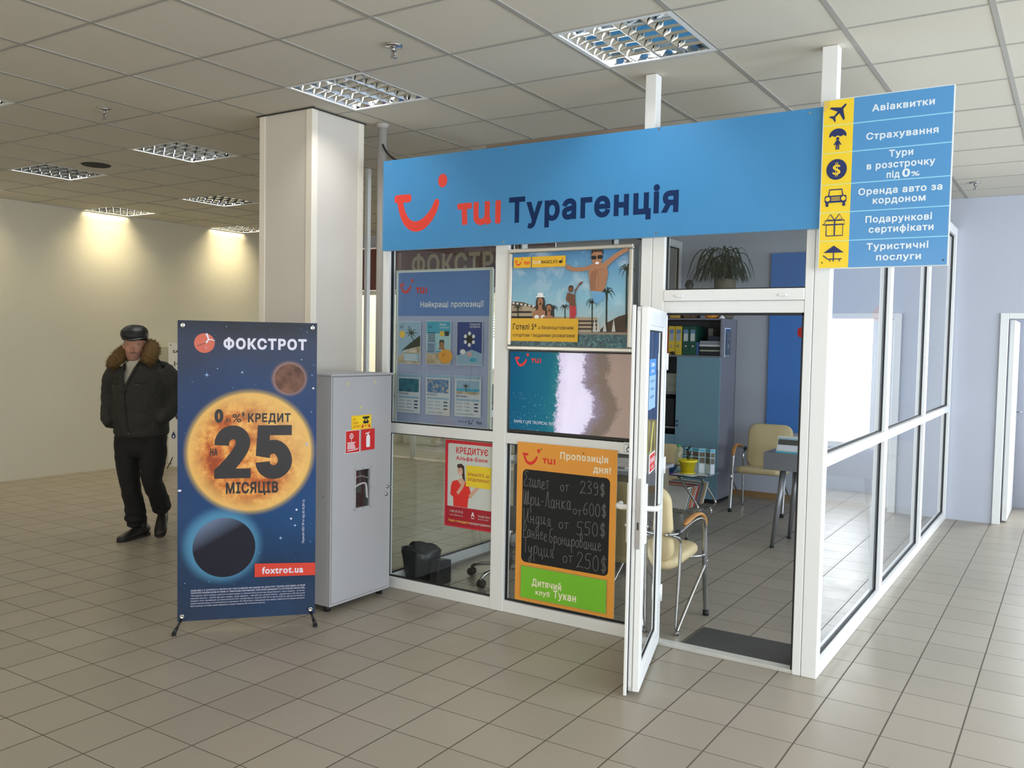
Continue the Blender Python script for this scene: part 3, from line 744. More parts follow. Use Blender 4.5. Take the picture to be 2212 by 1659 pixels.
cv.stroke([(cu-.033,v0+.008),(cu-.028,v0+.040),(cu+.028,v0+.040),(cu+.033,v0+.008)],.006,SN); cv.rrect(cu-.050,v0-.022,cu+.050,v0+.012,.008,SN); cv.ell(cu-.036,v0-.004,.0105,.0105,SY,20); cv.ell(cu+.036,v0-.004,.0105,.0105,SY,20)
for i in range(3): cv.rect(cu-.02,v0-.012+.007*i,cu+.02,v0-.009+.007*i,SY)
cv.rrect(cu-.045,v0-.040,cu-.032,v0-.018,.004,SN); cv.rrect(cu+.032,v0-.040,cu+.045,v0-.018,.004,SN)
v0 = .205
for q in ([(cu-.038,v0-.048),(cu+.038,v0-.048),(cu+.038,v0+.006),(cu-.038,v0+.006),(cu-.038,v0-.048)],[(cu-.045,v0+.004),(cu+.045,v0+.004),(cu+.045,v0+.024),(cu-.045,v0+.024),(cu-.045,v0+.004)],[(cu,v0+.024),(cu-.036,v0+.030),(cu-.020,v0+.054),(cu,v0+.024)],[(cu,v0+.024),(cu+.036,v0+.030),(cu+.020,v0+.054),(cu,v0+.024)]): cv.stroke(q,.0045,SN)
cv.rect(cu-.003,v0-.048,cu+.003,v0+.03,SN)
v0 = .070
cv.poly([(cu-.047,v0+.006),(cu+.047,v0+.006),(cu,v0+.040)],SN); cv.rect(cu-.0025,v0-.036,cu+.0025,v0+.008,SN)
cv.stroke([(cu-.048,v0-.006),(cu-.026,v0-.024),(cu+.038,v0-.024)],.005,SN)
for dx in (-.016,.028): cv.rect(cu+dx-.0022,v0-.036,cu+dx+.0022,v0-.022,SN)
for (x,z) in ((.020,.030),(.022,.772),(.020,.212),(.55,.025)): cv.ell(x,z,.0035,.0035,BLACK,10)
cv.poly([(0.004,Hd-.004),(.030,Hd-.004),(.024,Hd-.035),(.004,Hd-.060)],mat('services_curl', rgb(228,196,96),0.4))
o = cv.build('services_board', loc=(0.428,0.722,2.030)); tag(o, 'yellow and blue list board of travel services at the kiosk corner', 'sign')

# ------------------------------------------------------------------ framed holiday poster (top of the middle panel)
r = thing('framed_poster', 'silver framed poolside holiday poster in the kiosk front', 'poster', (-1.385,0.772,1.6025))
PW, PH = 0.815, 0.60
b = MB(); AL = mat('frame_alu', rgb(196,196,192), 0.3, 0.85); e = 0.026
for q in ((0,0,PW,e),(0,PH-e,PW,PH),(0,e,e,PH-e),(PW-e,e,PW,PH-e)): b.box(q[0],-.012,q[1],q[2],.010,q[3],AL)
b.build('frame', r, bevel=0.006)
POOLSKY = uvmat('poster_sky', lambda nt,u,v,vec: mixc(nt, ramp(nt, noise(nt,vec,6,6,0.65,0.5), [(0.48,(0,0,0,1)),(0.75,(.65,.65,.65,1))]), ramp(nt, mth(nt,'DIVIDE',v,0.6), [(0.25,(.42,.60,.68,1)),(0.5,(.22,.47,.62,1)),(0.95,(.05,.20,.42,1))]), (.62,.72,.76,1)), 0.3)
POOL = uvmat('poster_pool', lambda nt,u,v,vec: ramp(nt, noise(nt,vec,34,4,0.6,1.5), [(0.35,(.01,.025,.035,1)),(0.55,(.03,.13,.16,1)),(0.75,(.25,.42,.42,1))]), 0.3)
SKIN = mat('print_skin', rgb(166,118,88), 0.5); SKIND = mat('print_skin_dark', rgb(112,72,52), 0.5); BLDG = mat('print_building', rgb(176,160,138), 0.5); DKB = mat('print_brown', rgb(50,40,34), 0.5); GRN = mat('print_darkgreen', rgb(30,46,34), 0.5)
cv = Canvas(); L_, B_, R_, T_ = e, e, PW-e, PH-e
cv.mb.box(L_,0.001,B_,R_,0.004,T_,PWHITE); cv.rect(L_,B_,R_,T_,POOLSKY); cv.rect(L_,B_,R_,.105,POOL)
cv.poly([(L_,.115),(.30,.115),(.30,.20),(.235,.235),(.18,.262),(.10,.285),(L_,.29)],BLDG)
cv.poly([(L_,.29),(.10,.285),(.20,.258),(.245,.235),(.12,.262),(L_,.265)],mat('print_roof', rgb(96,82,66),0.5))
for i in range(4): cv.rect(L_,.13+.03*i,.20-.012*i,.142+.03*i,DKB)
for i in range(7): cv.rect(.03+.028*i,.275-.004*i,.042+.028*i,.285-.004*i,PWHITE)
cv.poly([(.30,.115),(.60,.115),(.60,.195),(.30,.20)],BLDG)
for i in range(3): cv.rect(.48,.125+.022*i,.60,.134+.022*i,DKB)
cv.poly([(.60,.105),(R_,.105),(R_,.215),(.73,.20),(.66,.165)],mat('print_hut', rgb(74,58,46),0.5))
cv.rect(L_,.098,R_,.112,mat('print_deck', rgb(150,140,126),0.5))
def palm(cu, v0, v1, s, m=GRN):
    cv.stroke([(cu+.004,v0),(cu,v1)],.010*s,m)
    for a in range(0,360,40):
        A = math.radians(a+random.uniform(-8,8)); cv.stroke([(cu,v1),(cu+.03*s*math.cos(A),v1+.016*s+.02*s*math.sin(A)),(cu+.055*s*math.cos(A),v1-.012*s+.03*s*math.sin(A))],.009*s,m,sm=3,w1=.001)
palm(.565,.11,.275,.8); palm(.655,.11,.33,1.0); palm(.776,.14,.455,1.0); palm(.315,.17,.245,.6); palm(.39,.17,.25,.6); palm(.07,.16,.25,.6)
for x in (.585,.61,.65,.705): cv.poly([(x-.012,.115),(x+.012,.115),(x,.19)],mat('print_parasol', rgb(206,206,204),0.5))
# bathers
def person_print(hx,hy,s,hair):
    cv.poly([(hx-.028*s,hy-.085*s),(hx-.030*s,hy+.005*s),(hx-.020*s,hy+.028*s),(hx,hy+.034*s),(hx+.020*s,hy+.028*s),(hx+.032*s,hy+.005*s),(hx+.034*s,hy-.085*s)],hair)
    cv.poly([(hx-.012*s,hy-.02*s),(hx+.012*s,hy-.02*s),(hx+.014*s,hy-.045*s),(hx+.048*s,hy-.058*s),(hx+.052*s,hy-.115*s),(hx-.052*s,hy-.115*s),(hx-.050*s,hy-.058*s),(hx-.014*s,hy-.045*s)],SKIN)
    cv.ell(hx,hy,.019*s,.025*s,SKIN,20); cv.ell(hx+.002*s,hy-.011*s,.007*s,.008*s,DKB,12); cv.ell(hx-.007*s,hy+.005*s,.003*s,.0025*s,DKB,8); cv.ell(hx+.008*s,hy+.005*s,.003*s,.0025*s,DKB,8)
    cv.ell(hx-.022*s,hy-.088*s,.016*s,.012*s,PWHITE,14); cv.ell(hx+.022*s,hy-.088*s,.016*s,.012*s,PWHITE,14)
person_print(.225,.285,1.0,DKB); cv.rect(.195,.312,.255,.319,PWHITE); cv.rrect(.205,.315,.245,.338,.008,PWHITE); 
person_print(.285,.245,.85,DKB)
# boy leaping
cv.poly([(.413,.335),(.452,.325),(.478,.372),(.500,.385),(.508,.40),(.488,.395),(.455,.352),(.463,.255),(.423,.262)],SKIND); cv.ell(.428,.358,.017,.021,SKIND,18); cv.poly([(.411,.358),(.42,.378),(.44,.376),(.445,.362),(.428,.37)],DKB); cv.stroke([(.415,.335),(.405,.30),(.425,.285)],.016,SKIND,sm=3)
cv.poly([(.423,.262),(.464,.258),(.468,.215),(.455,.185),(.445,.186),(.442,.215),(.438,.186),(.426,.190)],mat('print_shorts_red', rgb(190,56,66),0.5)); 
# diver with spread arms
cv.stroke([(.395,.490),(.43,.472),(.50,.468),(.555,.478)],.024,SKIN,sm=4); cv.stroke([(.635,.480),(.68,.515),(.73,.548),(.785,.572)],.034,SKIN,sm=4,w1=.022); cv.poly([(.535,.485),(.59,.505),(.65,.495),(.665,.44),(.648,.36),(.62,.330),(.555,.345),(.550,.40),(.540,.45)],SKIN)
cv.stroke([(.575,.47),(.60,.462),(.635,.468)],.004,mat('print_skin_mid', rgb(146,100,74),0.5),sm=3); cv.stroke([(.602,.46),(.604,.36)],.004,mat('print_skin_mid', rgb(146,100,74),0.5))
cv.poly([(.548,.40),(.56,.455),(.60,.46),(.585,.40),(.59,.35),(.556,.345)],mat('print_skin_mid', rgb(146,100,74),0.5))
cv.poly([(.552,.345),(.65,.335),(.64,.295),(.60,.272),(.578,.280),(.57,.31)],mat('print_trunks', rgb(108,164,206),0.5))
cv.ell(.592,.535,.036,.048,SKIN,28); cv.poly([(.556,.545),(.556,.574),(.628,.574),(.63,.54),(.618,.562),(.57,.562)],DKB); cv.rrect(.556,.520,.588,.542,.008,BLACK); cv.rrect(.594,.522,.628,.544,.008,BLACK); cv.ell(.594,.500,.012,.007,PWHITE,14)
PY_ = mat('poster_yellow', rgb(228,178,38), 0.4)
cv.rect(.037,.487,.157,.55,PY_); cv.rect(.163,.487,.391,.55,PY_)
smile(cv,.046,.527,.048,RED); tui(cv,.107,.506,.018,.042,RED); cv.text('CLUB',.170,.508,.019,PWHITE,w=.055); cv.text('MAGIC',.227,.508,.019,BLACK,w=.066,bold=.02); cv.text('LIFE',.295,.508,.019,BLACK,w=.044); cv.ell(.358,.515,.012,.008,BLACK,16); cv.stroke([(.368,.517),(.372,.535)],.003,BLACK)
cv.rect(L_,.054,.482,.188,PY_)
cv.text('Готелі 5*',.040,.122,.035,BLACK,w=.165,bold=.02); cv.text('з безкоштовним',.215,.125,.021,BLACK,w=.235,bold=.012); cv.text('спортом і водними розвагами',.040,.080,.021,BLACK,w=.42,bold=.012)
cv.build('poster_sheet', r)

# ------------------------------------------------------------------ screen showing a beach from above
r = thing('display_screen', 'wide screen showing surf and sand seen from above', 'screen', (-1.388,0.790,1.105))
MB().box(0,0.0,0,.855,.014,.497,mat('screen_bezel', rgb(20,21,23), 0.35)).build('bezel', r, bevel=0.003)
def beach(nt,u,v,vec):
    n1 = noise(nt,vec,9,6,0.7); n2 = noise(nt,vec,60,4,0.7); n3 = noise(nt,vec,5,3)
    x = mth(nt,'ADD',u,mth(nt,'MULTIPLY',mth(nt,'SUBTRACT',n1,0.5),0.14))
    x = mth(nt,'ADD',x,mth(nt,'MULTIPLY',mth(nt,'SUBTRACT',n2,0.5),0.10))
    x = mth(nt,'ADD',x,mth(nt,'MULTIPLY',v,-0.06))
    q = mth(nt,'DIVIDE',mth(nt,'SUBTRACT',v,0.17),0.15); lobe = mth(nt,'SUBTRACT',1.0,mth(nt,'MULTIPLY',q,q),True)
    x = mth(nt,'SUBTRACT',x,mth(nt,'MULTIPLY',mth(nt,'MULTIPLY',lobe,0.075),mth(nt,'GREATER_THAN',x,0.455)))
    base = ramp(nt, mth(nt,'DIVIDE',x,0.85), [(0.0,(.004,.075,.16,1)),(0.30,(.010,.115,.18,1)),(0.37,(.02,.15,.19,1)),(0.405,(.60,.55,.74,1)),(0.47,(.72,.68,.88,1)),(0.57,(.66,.62,.82,1)),(0.60,(.24,.20,.28,1)),(0.68,(.17,.135,.115,1)),(0.74,(.17,.13,.11,1)),(0.78,(.30,.225,.195,1))])
    base.node.color_ramp.elements[3].position = 0.40
    f = ramp(nt, n2, [(0.60,(0,0,0,1)),(0.72,(1,1,1,1))])
    near = mth(nt,'MULTIPLY',f,mth(nt,'MULTIPLY',mth(nt,'LESS_THAN',u,0.34),mth(nt,'MULTIPLY',mth(nt,'LESS_THAN',v,0.25),0.35)))
    return mixc(nt, near, base, (.6,.7,.8,1))
cv = Canvas(); sx0, sz0 = 0.012, 0.020
cv.rect(sx0,sz0,.843,.488,uvmat('beach_screen', beach, 0.5, 0.55, 0.12))
RG = glow('screen_red', (0.80,0.06,0.05), 0.9); WG = glow('screen_white', (0.8,0.82,0.9), 0.75)
smile(cv,.045,.450,.090,RG); tui(cv,.160,.424,.026,.068,RG); cv.text('FAMILY LIFE TROPICAL RESORT',.048,.060,.019,WG,w=.325)
cv.build('screen_image', r)

# ------------------------------------------------------------------ orange chalk board
OR = mat('print_orange', rgb(236,160,62), 0.45)
cv = Canvas(); cw, ch = 0.66, 0.955
cv.mb.box(0,0,0,cw,0.006,ch,mat('board_core', rgb(210,190,160), 0.5)); cv.rect(0,0,cw,ch,OR)
smile(cv,.036,.884,.112,RED); tui(cv,.176,.838,.032,.086,RED)
CRM = mat('print_cream', rgb(246,236,214), 0.5)
cv.text('Пропозиція',.294,.877,.040,CRM,w=.31,bold=.03); cv.text('дня!',.511,.818,.040,CRM,w=.112,bold=.03)
cv.rrect(.040,.236,.620,.794,.03,mat('chalk_black', rgb(22,23,25), 0.75))
CH = mat('chalk_stroke', rgb(122,122,120), 0.9)
GLY = {  # handwriting, x 0..w, y 0..1 (small letters up to .5)
'Е':(.5,[[(.5,.92),(.25,1),(.08,.82),(.3,.6),(.02,.3),(.12,.02),(.5,.12)]]),'г':(.42,[[(0,.42),(.12,.5),(.28,.46),(.18,.3),(.1,.05),(.25,0),(.42,.15)]]),
'и':(.5,[[(.02,.5),(.02,.1),(.12,0),(.28,.2),(.3,.5),(.3,.08),(.4,0),(.5,.12)]]),'п':(.5,[[(.05,0),(.08,.5),(.1,.4),(.25,.5),(.32,.4),(.33,.08),(.42,0),(.5,.1)]]),
'е':(.4,[[(.02,.22),(.28,.34),(.2,.5),(.06,.4),(.05,.12),(.2,0),(.4,.12)]]),'т':(.42,[[(.02,.48),(.42,.52)],[(.22,.5),(.2,0)]]),
'о':(.42,[[(.2,.5),(.04,.36),(.06,.08),(.22,0),(.36,.15),(.34,.4),(.2,.5)]]),'Ш':(.62,[[(.0,.9),(.05,.15),(.14,.05),(.24,.85),(.28,.15),(.36,.05),(.46,.9),(.5,.1),(.62,.15)]]),
'р':(.45,[[(.05,.5),(.08,-.45),(.08,.3),(.25,.52),(.38,.38),(.32,.08),(.12,.08)]]),'-':(.35,[[(.02,.32),(.3,.34)]]),'Л':(.5,[[(.0,.05),(.1,.1),(.26,.95),(.38,.05),(.48,.02)]]),
'а':(.45,[[(.32,.44),(.14,.5),(.03,.22),(.14,0),(.3,.16),(.34,.5),(.34,.06),(.45,.06)]]),'н':(.48,[[(.05,.5),(.05,0)],[(.05,.26),(.34,.28)],[(.34,.5),(.33,.04),(.46,.06)]]),
'к':(.44,[[(.06,.52),(.06,0)],[(.36,.5),(.08,.26),(.4,0)]]),'И':(.6,[[(.0,.9),(.04,.1),(.16,.02),(.36,.5),(.42,.92),(.42,.1),(.56,.05)]]),'д':(.5,[[(.32,.44),(.14,.5),(.04,.22),(.14,.02),(.3,.2),(.34,.5),(.3,-.3),(.12,-.45),(.06,-.3),(.46,.08)]]),
'я':(.46,[[(.02,.02),(.14,.06),(.2,.24),(.08,.36),(.2,.5),(.32,.46),(.32,.04),(.44,.08)]]),'Р':(.5,[[(.1,0),(.12,.9),(.32,.95),(.42,.75),(.3,.5),(.12,.48)]]),'б':(.45,[[(.4,1),(.1,.85),(.04,.3),(.14,0),(.32,.1),(.32,.4),(.12,.46)]]),
'в':(.42,[[(.04,0),(.08,.8),(.26,.9),(.28,.6),(.1,.42),(.32,.36),(.3,.06),(.06,0)]]),'Т':(.5,[[(.0,.9),(.5,.95)],[(.26,.92),(.24,.02)]]),'у':(.45,[[(.03,.5),(.08,.2),(.22,.16),(.34,.5),(.26,-.35),(.1,-.42),(.06,-.28),(.4,.06)]]),
'ц':(.5,[[(.02,.5),(.04,.08),(.14,.02),(.3,.2),(.3,.5),(.32,.06),(.42,.02),(.38,-.2),(.46,.05)]]),'2':(.5,[[(.05,.75),(.16,.98),(.36,.92),(.38,.66),(.04,.02),(.2,.1),(.5,.03)]]),'3':(.5,[[(.06,.92),(.26,1),(.38,.8),(.16,.55),(.4,.36),(.34,.04),(.06,.02)]]),
'9':(.5,[[(.38,.8),(.2,.98),(.06,.74),(.2,.52),(.38,.72),(.36,.1),(.1,.0)]]),'6':(.5,[[(.36,.95),(.12,.6),(.06,.2),(.2,0),(.38,.14),(.32,.42),(.1,.36)]]),'0':(.48,[[(.22,.98),(.05,.7),(.06,.2),(.22,0),(.38,.2),(.38,.72),(.22,.98)]]),
'5':(.52,[[(.48,.96),(.14,.92),(.1,.56),(.34,.54),(.4,.2),(.22,0),(.02,.08)]]),'$':(.46,[[(.4,.82),(.14,.86),(.1,.58),(.36,.42),(.34,.12),(.04,.14)],[(.2,1.05),(.18,-.08)],[(.3,1.05),(.28,-.08)]]),' ':(.3,[])}
def hand(t,u,v,h,w):
    tot = sum(GLY[c][0]+.06 for c in t); k_ = w/tot; x = u
    for c in t:
        gw, st = GLY[c]
        jy = random.uniform(-.06,.06)*h
        for s_ in st: cv.stroke([(x+a*k_,v+b_*h+jy,0) for a,b_ in s_],.0033,CH,sm=5 if len(s_)>2 else 0)
        x += (gw+.06)*k_
hand('Египет',.052,.688,.095,.175); hand('от',.300,.690,.070,.060); hand('239$',.430,.690,.072,.165)
hand('Шри-Ланка',.050,.585,.100,.330); hand('от',.388,.563,.062,.058); hand('600$',.452,.568,.075,.155)
hand('Индия',.055,.475,.090,.195); hand('от',.296,.470,.072,.070); hand('550$',.412,.453,.080,.195)
hand('Раннее',.050,.385,.090,.175); hand('бронирование',.235,.375,.085,.345)
hand('Турция',.055,.290,.100,.220); hand('от',.330,.275,.080,.070); hand('250$',.420,.258,.092,.200)
cv.n = max(cv.n,60); gy = -cv.n*cv.DZ; cv.mb.box(.044,gy-.001,.022,.616,gy+.002,.214,mat('print_green_edge', rgb(140,160,120),0.5)); cv.n += 20; LG = mat('print_green', rgb(122,196,46), 0.45); cv.rect(.046,.024,.614,.212,LG)
cv.text('Дитячий',.123,.105,.042,CRM,w=.20,bold=.03); cv.text('клуб',.150,.055,.030,CRM,w=.098,bold=.025); cv.text('Тукан',.271,.055,.045,CRM,w=.152,bold=.03)
cv.ell(.17,.922,.004,.004,BLACK,10); cv.ell(.45,.922,.004,.004,BLACK,10)
o = cv.build('offer_board', loc=(-1.298,0.768,0.100)); tag(o, 'orange offer board with chalked prices leaning on the kiosk front', 'board')

# small key-alarm sticker on the middle rail
cv = Canvas(); cv.rect(0,0,.055,.062,PWHITE); cv.stroke([(.004,.004),(.051,.004),(.051,.058),(.004,.058),(.004,.004)],.002,BLACK); cv.ring(.030,.022,.008,.013,BLACK); cv.rect(.027,.034,.033,.044,BLACK); cv.rect(.010,.049,.045,.052,BLACK)
o = cv.build('warning_sticker', loc=(-.607,YA-.0005,1.042)); tag(o, 'tiny white sticker with black ring mark on the middle rail', 'sticker')

# ------------------------------------------------------------------ red loan poster on the lower left glass
cv = Canvas(); CR = mat('poster_crimson', rgb(206,36,52), 0.45); CRD = mat('poster_crimson_dark', rgb(170,24,40), 0.45); PL = mat('poster_pale', rgb(206,212,206), 0.45)
cv.mb.box(0,.0005,0,.388,.002,.553,PWHITE); cv.rect(0,0,.388,.553,CR); cv.rrect(.022,.125,.372,.532,.012,PL); cv.rect(.022,.125,.372,.132,PL); cv.rect(.010,.008,.378,.13,CRD)
cv.text('КРЕДИТУЄ',.085,.472,.040,CR,w=.245,bold=.03); cv.text('Альфа-Банк',.085,.430,.025,CR,w=.245,bold=.025)
HR = mat('print_hair', rgb(64,44,38),0.5); FS = mat('print_face', rgb(214,170,146),0.5)
cv.poly([(.095,.40),(.128,.408),(.150,.392),(.154,.34),(.160,.285),(.140,.262),(.136,.33),(.10,.375)],HR)
cv.poly([(.116,.315),(.140,.315),(.152,.298),(.10,.298)],FS); cv.ell(.118,.360,.021,.030,FS,24,rot=.15); cv.poly([(.094,.385),(.100,.402),(.128,.408),(.146,.392),(.142,.365),(.130,.382),(.104,.378)],HR)
cv.poly([(.110,.344),(.126,.348),(.120,.336)],PWHITE); cv.ell(.110,.366,.003,.002,BLACK,8); cv.ell(.126,.368,.003,.002,BLACK,8)
cv.poly([(.060,.290),(.098,.302),(.125,.275),(.150,.302),(.185,.285),(.205,.225),(.225,.252),(.210,.215),(.185,.190),(.180,.132),(.070,.132),(.068,.19),(.045,.205),(.048,.255)],RED)
cv.poly([(.098,.302),(.125,.272),(.150,.302)],FS); cv.stroke([(.10,.215),(.135,.262),(.150,.300)],.022,FS,sm=3); cv.stroke([(.195,.200),(.228,.240),(.262,.272)],.024,FS,sm=3)
for i in range(4): cv.stroke([(.250+.006*i,.268),(.262+.006*i,.285)],.006,FS)
cv.poly([(.167,.402),(.357,.402),(.354,.266),(.165,.268)],mat('card_yellow', rgb(236,208,44),0.45))
cv.text('Забирай ВСЕ, що',.178,.338,.020,CRD,w=.165,bold=.012); cv.text('сподобалось!',.178,.306,.022,CRD,w=.165,bold=.012)
cv.text('3 400 30 70 20',.040,.092,.016,PL,w=.105); cv.text('www.alfabank.ua',.040,.072,.010,PL,w=.105); cv.text('А',.222,.080,.028,PWHITE,align='c',bold=.03); cv.rect(.210,.068,.234,.072,PWHITE); cv.text('Альфа-Банк',.262,.084,.015,PL,w=.095); cv.text('просто жити',.262,.068,.009,PL,w=.08)
cv.text('Нові стандарти',.034,.032,.016,mat('print_gold', rgb(232,196,96),0.45),w=.165,bold=.012); cv.text('кредитування',.204,.032,.016,PL,w=.152,bold=.012)
o = cv.build('loan_poster', loc=(-1.872,YA+.034,.468)); tag(o, 'red bordered loan poster on the lower left kiosk glass', 'poster')

# ------------------------------------------------------------------ blue board of best offers hanging behind the upper left glass
r = thing('offer_display', 'blue display board with six leaflets behind the upper left glass', 'display board', (-2.328,0.862,1.102))
ow, oh = 0.752, 1.0
cv = Canvas(); HDR = mat('display_header', rgb(88,132,200), 0.4); LIL = mat('display_lilac', rgb(170,182,218), 0.4)
cv.mb.box(0,0,0,ow,.008,oh,PWHITE); cv.rect(.008,.006,ow-.008,oh-.008,LIL); cv.rect(.008,.706,ow-.008,oh-.008,HDR)
smile(cv,.020,.914,.106,RED); tui(cv,.160,.853,.040,.090,RED); cv.text('Найкращі пропозиції',.198,.764,.036,PWHITE,w=.505,bold=.02)
cv.text('World of',.515,.028,.014,NAVY,w=.07); smile(cv,.595,.040,.035,NAVY); tui(cv,.66,.026,.016,.04,NAVY)
cv.build('board', r)
eb = MB(); AL2 = mat('frame_pale', rgb(206,216,208), 0.35)
for q in ((-.008,-.008,ow+.008,0),(-.008,oh,ow+.008,oh+.008),(-.008,0,0,oh),(ow,0,ow+.014,oh)): eb.box(q[0],-.006,q[1],q[2],.014,q[3],AL2)
eb.build('frame', r)
wr = MB()
for u in (.05,.55,.74): wr.tube([(u,.004,oh+.008),(u,.004,1.62)],.0015,STEEL,5)
wr.build('hanging_wire', r)
SEA = uvmat('leaflet_sea', lambda nt,u,v,vec: ramp(nt, noise(nt,vec,26,5), [(.3,(.01,.06,.10,1)),(.55,(.04,.20,.30,1)),(.75,(.10,.26,.18,1))]), .4)
REEF = uvmat('leaflet_reef', lambda nt,u,v,vec: ramp(nt, noise(nt,vec,40,5), [(.35,(.03,.12,.34,1)),(.52,(.10,.25,.50,1)),(.6,(.62,.50,.30,1)),(.75,(.7,.62,.45,1))]), .4)
SND = uvmat('leaflet_sand', lambda nt,u,v,vec: ramp(nt, noise(nt,vec,16,5), [(.35,(.35,.27,.16,1)),(.6,(.66,.55,.40,1))]), .4)
AQ = mat('leaflet_aqua', rgb(60,170,206),.4); PSKY = mat('leaflet_sky', rgb(150,186,214),.4); DBL = mat('leaflet_darkblue', rgb(32,62,140),.4); GRY = mat('leaflet_grey', rgb(120,130,150),.4); PAP = mat('leaflet_paper', rgb(216,222,232),.4); YC = mat('leaflet_yellow', rgb(238,200,60),.4)
def leaf_sheet(i, u, v, w_, h_):
    cv = Canvas(); cv.mb.box(0,.0002,0,w_,.0012,h_,PAP)
    if i == 0:
        cv.rect(.004,.004,w_-.004,h_-.004,PSKY); cv.poly([(.004,.004),(w_-.004,.004),(w_-.004,.12),(.10,.10),(.004,.05)],SND); cv.poly([(.03,.085),(.10,.135),(w_-.004,.19),(w_-.004,.12)],GRN)
        cv.stroke([(.15,.13),(.11,.20),(.095,.25)],.006,DKB,sm=3)
        for a in range(0,360,45): cv.stroke([(.115,.205),(.115+.05*math.cos(math.radians(a)),.205+.035*math.sin(math.radians(a)))],.010,GRN,w1=.002)
        cv.ell(.038,.195,.024,.024,YC,24); smile(cv,.018,.252,.030,NAVY); cv.text('ШРІ-ЛАНКА',.055,.078,.014,PWHITE,w=.11,bold=.02); cv.rect(.055,.02,.185,.07,PSKY)
        for k_ in range(4): cv.rect(.06,.026+.011*k_,.17-.01*(k_ % 2),.030+.011*k_,PWHITE)
    elif i == 1:
        cv.rect(.004,.004,w_-.004,h_-.004,AQ); cv.rect(.004,.09,w_-.004,.20,mat('leaflet_paleaqua', rgb(170,214,226),.4)); cv.rect(.004,.004,w_-.004,.08,SND); cv.ell(.16,.055,.055,.045,mat('leaflet_orange', rgb(240,170,60),.4),28); cv.ell(.128,.13,.020,.028,SKIN,20); cv.poly([(.106,.135),(.112,.16),(.144,.16),(.15,.135),(.128,.15)],DKB); cv.poly([(.10,.098),(.156,.098),(.148,.112),(.108,.112)],SKIN)
        cv.rect(.01,.07,.085,.145,PSKY); cv.rect(.112,.185,.145,.215,YC); cv.rect(.15,.185,.185,.215,GRN); smile(cv,.02,.25,.028,NAVY); cv.text('Раннє',.11,.252,.014,PWHITE,w=.05,bold=.02); cv.text('бронювання',.11,.234,.012,PWHITE,w=.075); smile(cv,.13,.07,.028,RED)
        for k_ in range(5): cv.rect(.016,.20-.013*k_,.075,.206-.013*k_,NAVY)
        for k_ in range(5): cv.rect(.016,.08+.012*k_,.07,.084+.012*k_,NAVY)
    elif i == 2:
        cv.rect(.004,.004,w_-.004,h_-.004,DBL); cv.poly([(.004,.004),(w_-.004,.004),(w_-.004,.075),(.12,.10),(.004,.06)],PSKY); cv.ell(.10,.165,.030,.030,BLACK,28)
        for a in range(30,390,60): cv.ell(.10+.036*math.cos(math.radians(a)),.165+.036*math.sin(math.radians(a)),.012,.012,PWHITE,18)
        cv.text('Подарункові',.10,.254,.013,PWHITE,w=.08); cv.text('сертифікати',.10,.238,.013,PWHITE,w=.08); cv.ell(.05,.085,.022,.016,PWHITE,16); cv.ell(.10,.07,.022,.014,mat('leaflet_pink', rgb(216,170,176),.4),16); cv.ell(.13,.035,.03,.012,AQ,16)
    else:
        cv.rect(.004,h_-.022,w_-.004,h_-.002,PSKY); cv.rect(.012,h_-.118,w_-.012,h_-.030,[SEA,REEF,PSKY][i-3])
        if i == 5:
            cv.rect(.012,h_-.118,w_-.012,h_-.100,SND); cv.rect(.012,h_-.100,w_-.012,h_-.082,AQ); cv.stroke([(.09,h_-.105),(.085,h_-.065)],.005,DKB)
            for a in range(0,360,45): cv.stroke([(.085,h_-.065),(.085+.03*math.cos(math.radians(a)),h_-.065+.02*math.sin(math.radians(a)))],.006,GRN,w1=.001)
        cv.text(['ТУРЕЧЧИНА','ЄГИПЕТ','ШРІ-ЛАНКА'][i-3],.012,h_-.138,.013,NAVY,w=.085,bold=.02); cv.rect(.012,h_-.160,w_-.012,h_-.148,PSKY)
        for k_ in range(3):
            vv = h_-.178-.022*k_
            for (a0,a1) in ((.014,.062),(.078,.120)): cv.rect(a0,vv,a1,vv+.003,GRY)
            cv.rect(w_-.05,vv-.003,w_-.02,vv+.005,NAVY)
        cv.rect(.014,.014,w_-.05,.017,GRY)
    o = cv.build('leaflet', r, loc=(u,-.012,v))
    part(o, ['palm beach leaflet','aqua early booking leaflet','dark blue gift certificate leaflet','price leaflet with a green sea photo','price leaflet with a reef photo','price leaflet with a palm photo'][i])
for i,(u,v,w_,h_) in enumerate(((.051,.390,.194,.282),(.290,.393,.200,.282),(.536,.395,.200,.278),(.053,.067,.194,.257),(.292,.066,.198,.262),(.528,.069,.203,.260))): leaf_sheet(i,u-.032,v,w_,h_)
# ------------------------------------------------------------------ grey fire hose cabinet in front of the column
FC = mat('cabinet_grey', rgb(178,178,182), 0.42, noise=(6,0.96)); FCS = mat('cabinet_side', rgb(178,172,164), 0.5)
r = thing('fire_cabinet', 'tall grey metal fire hose cabinet standing before the column', 'cabinet', (-2.212,0.137,0))
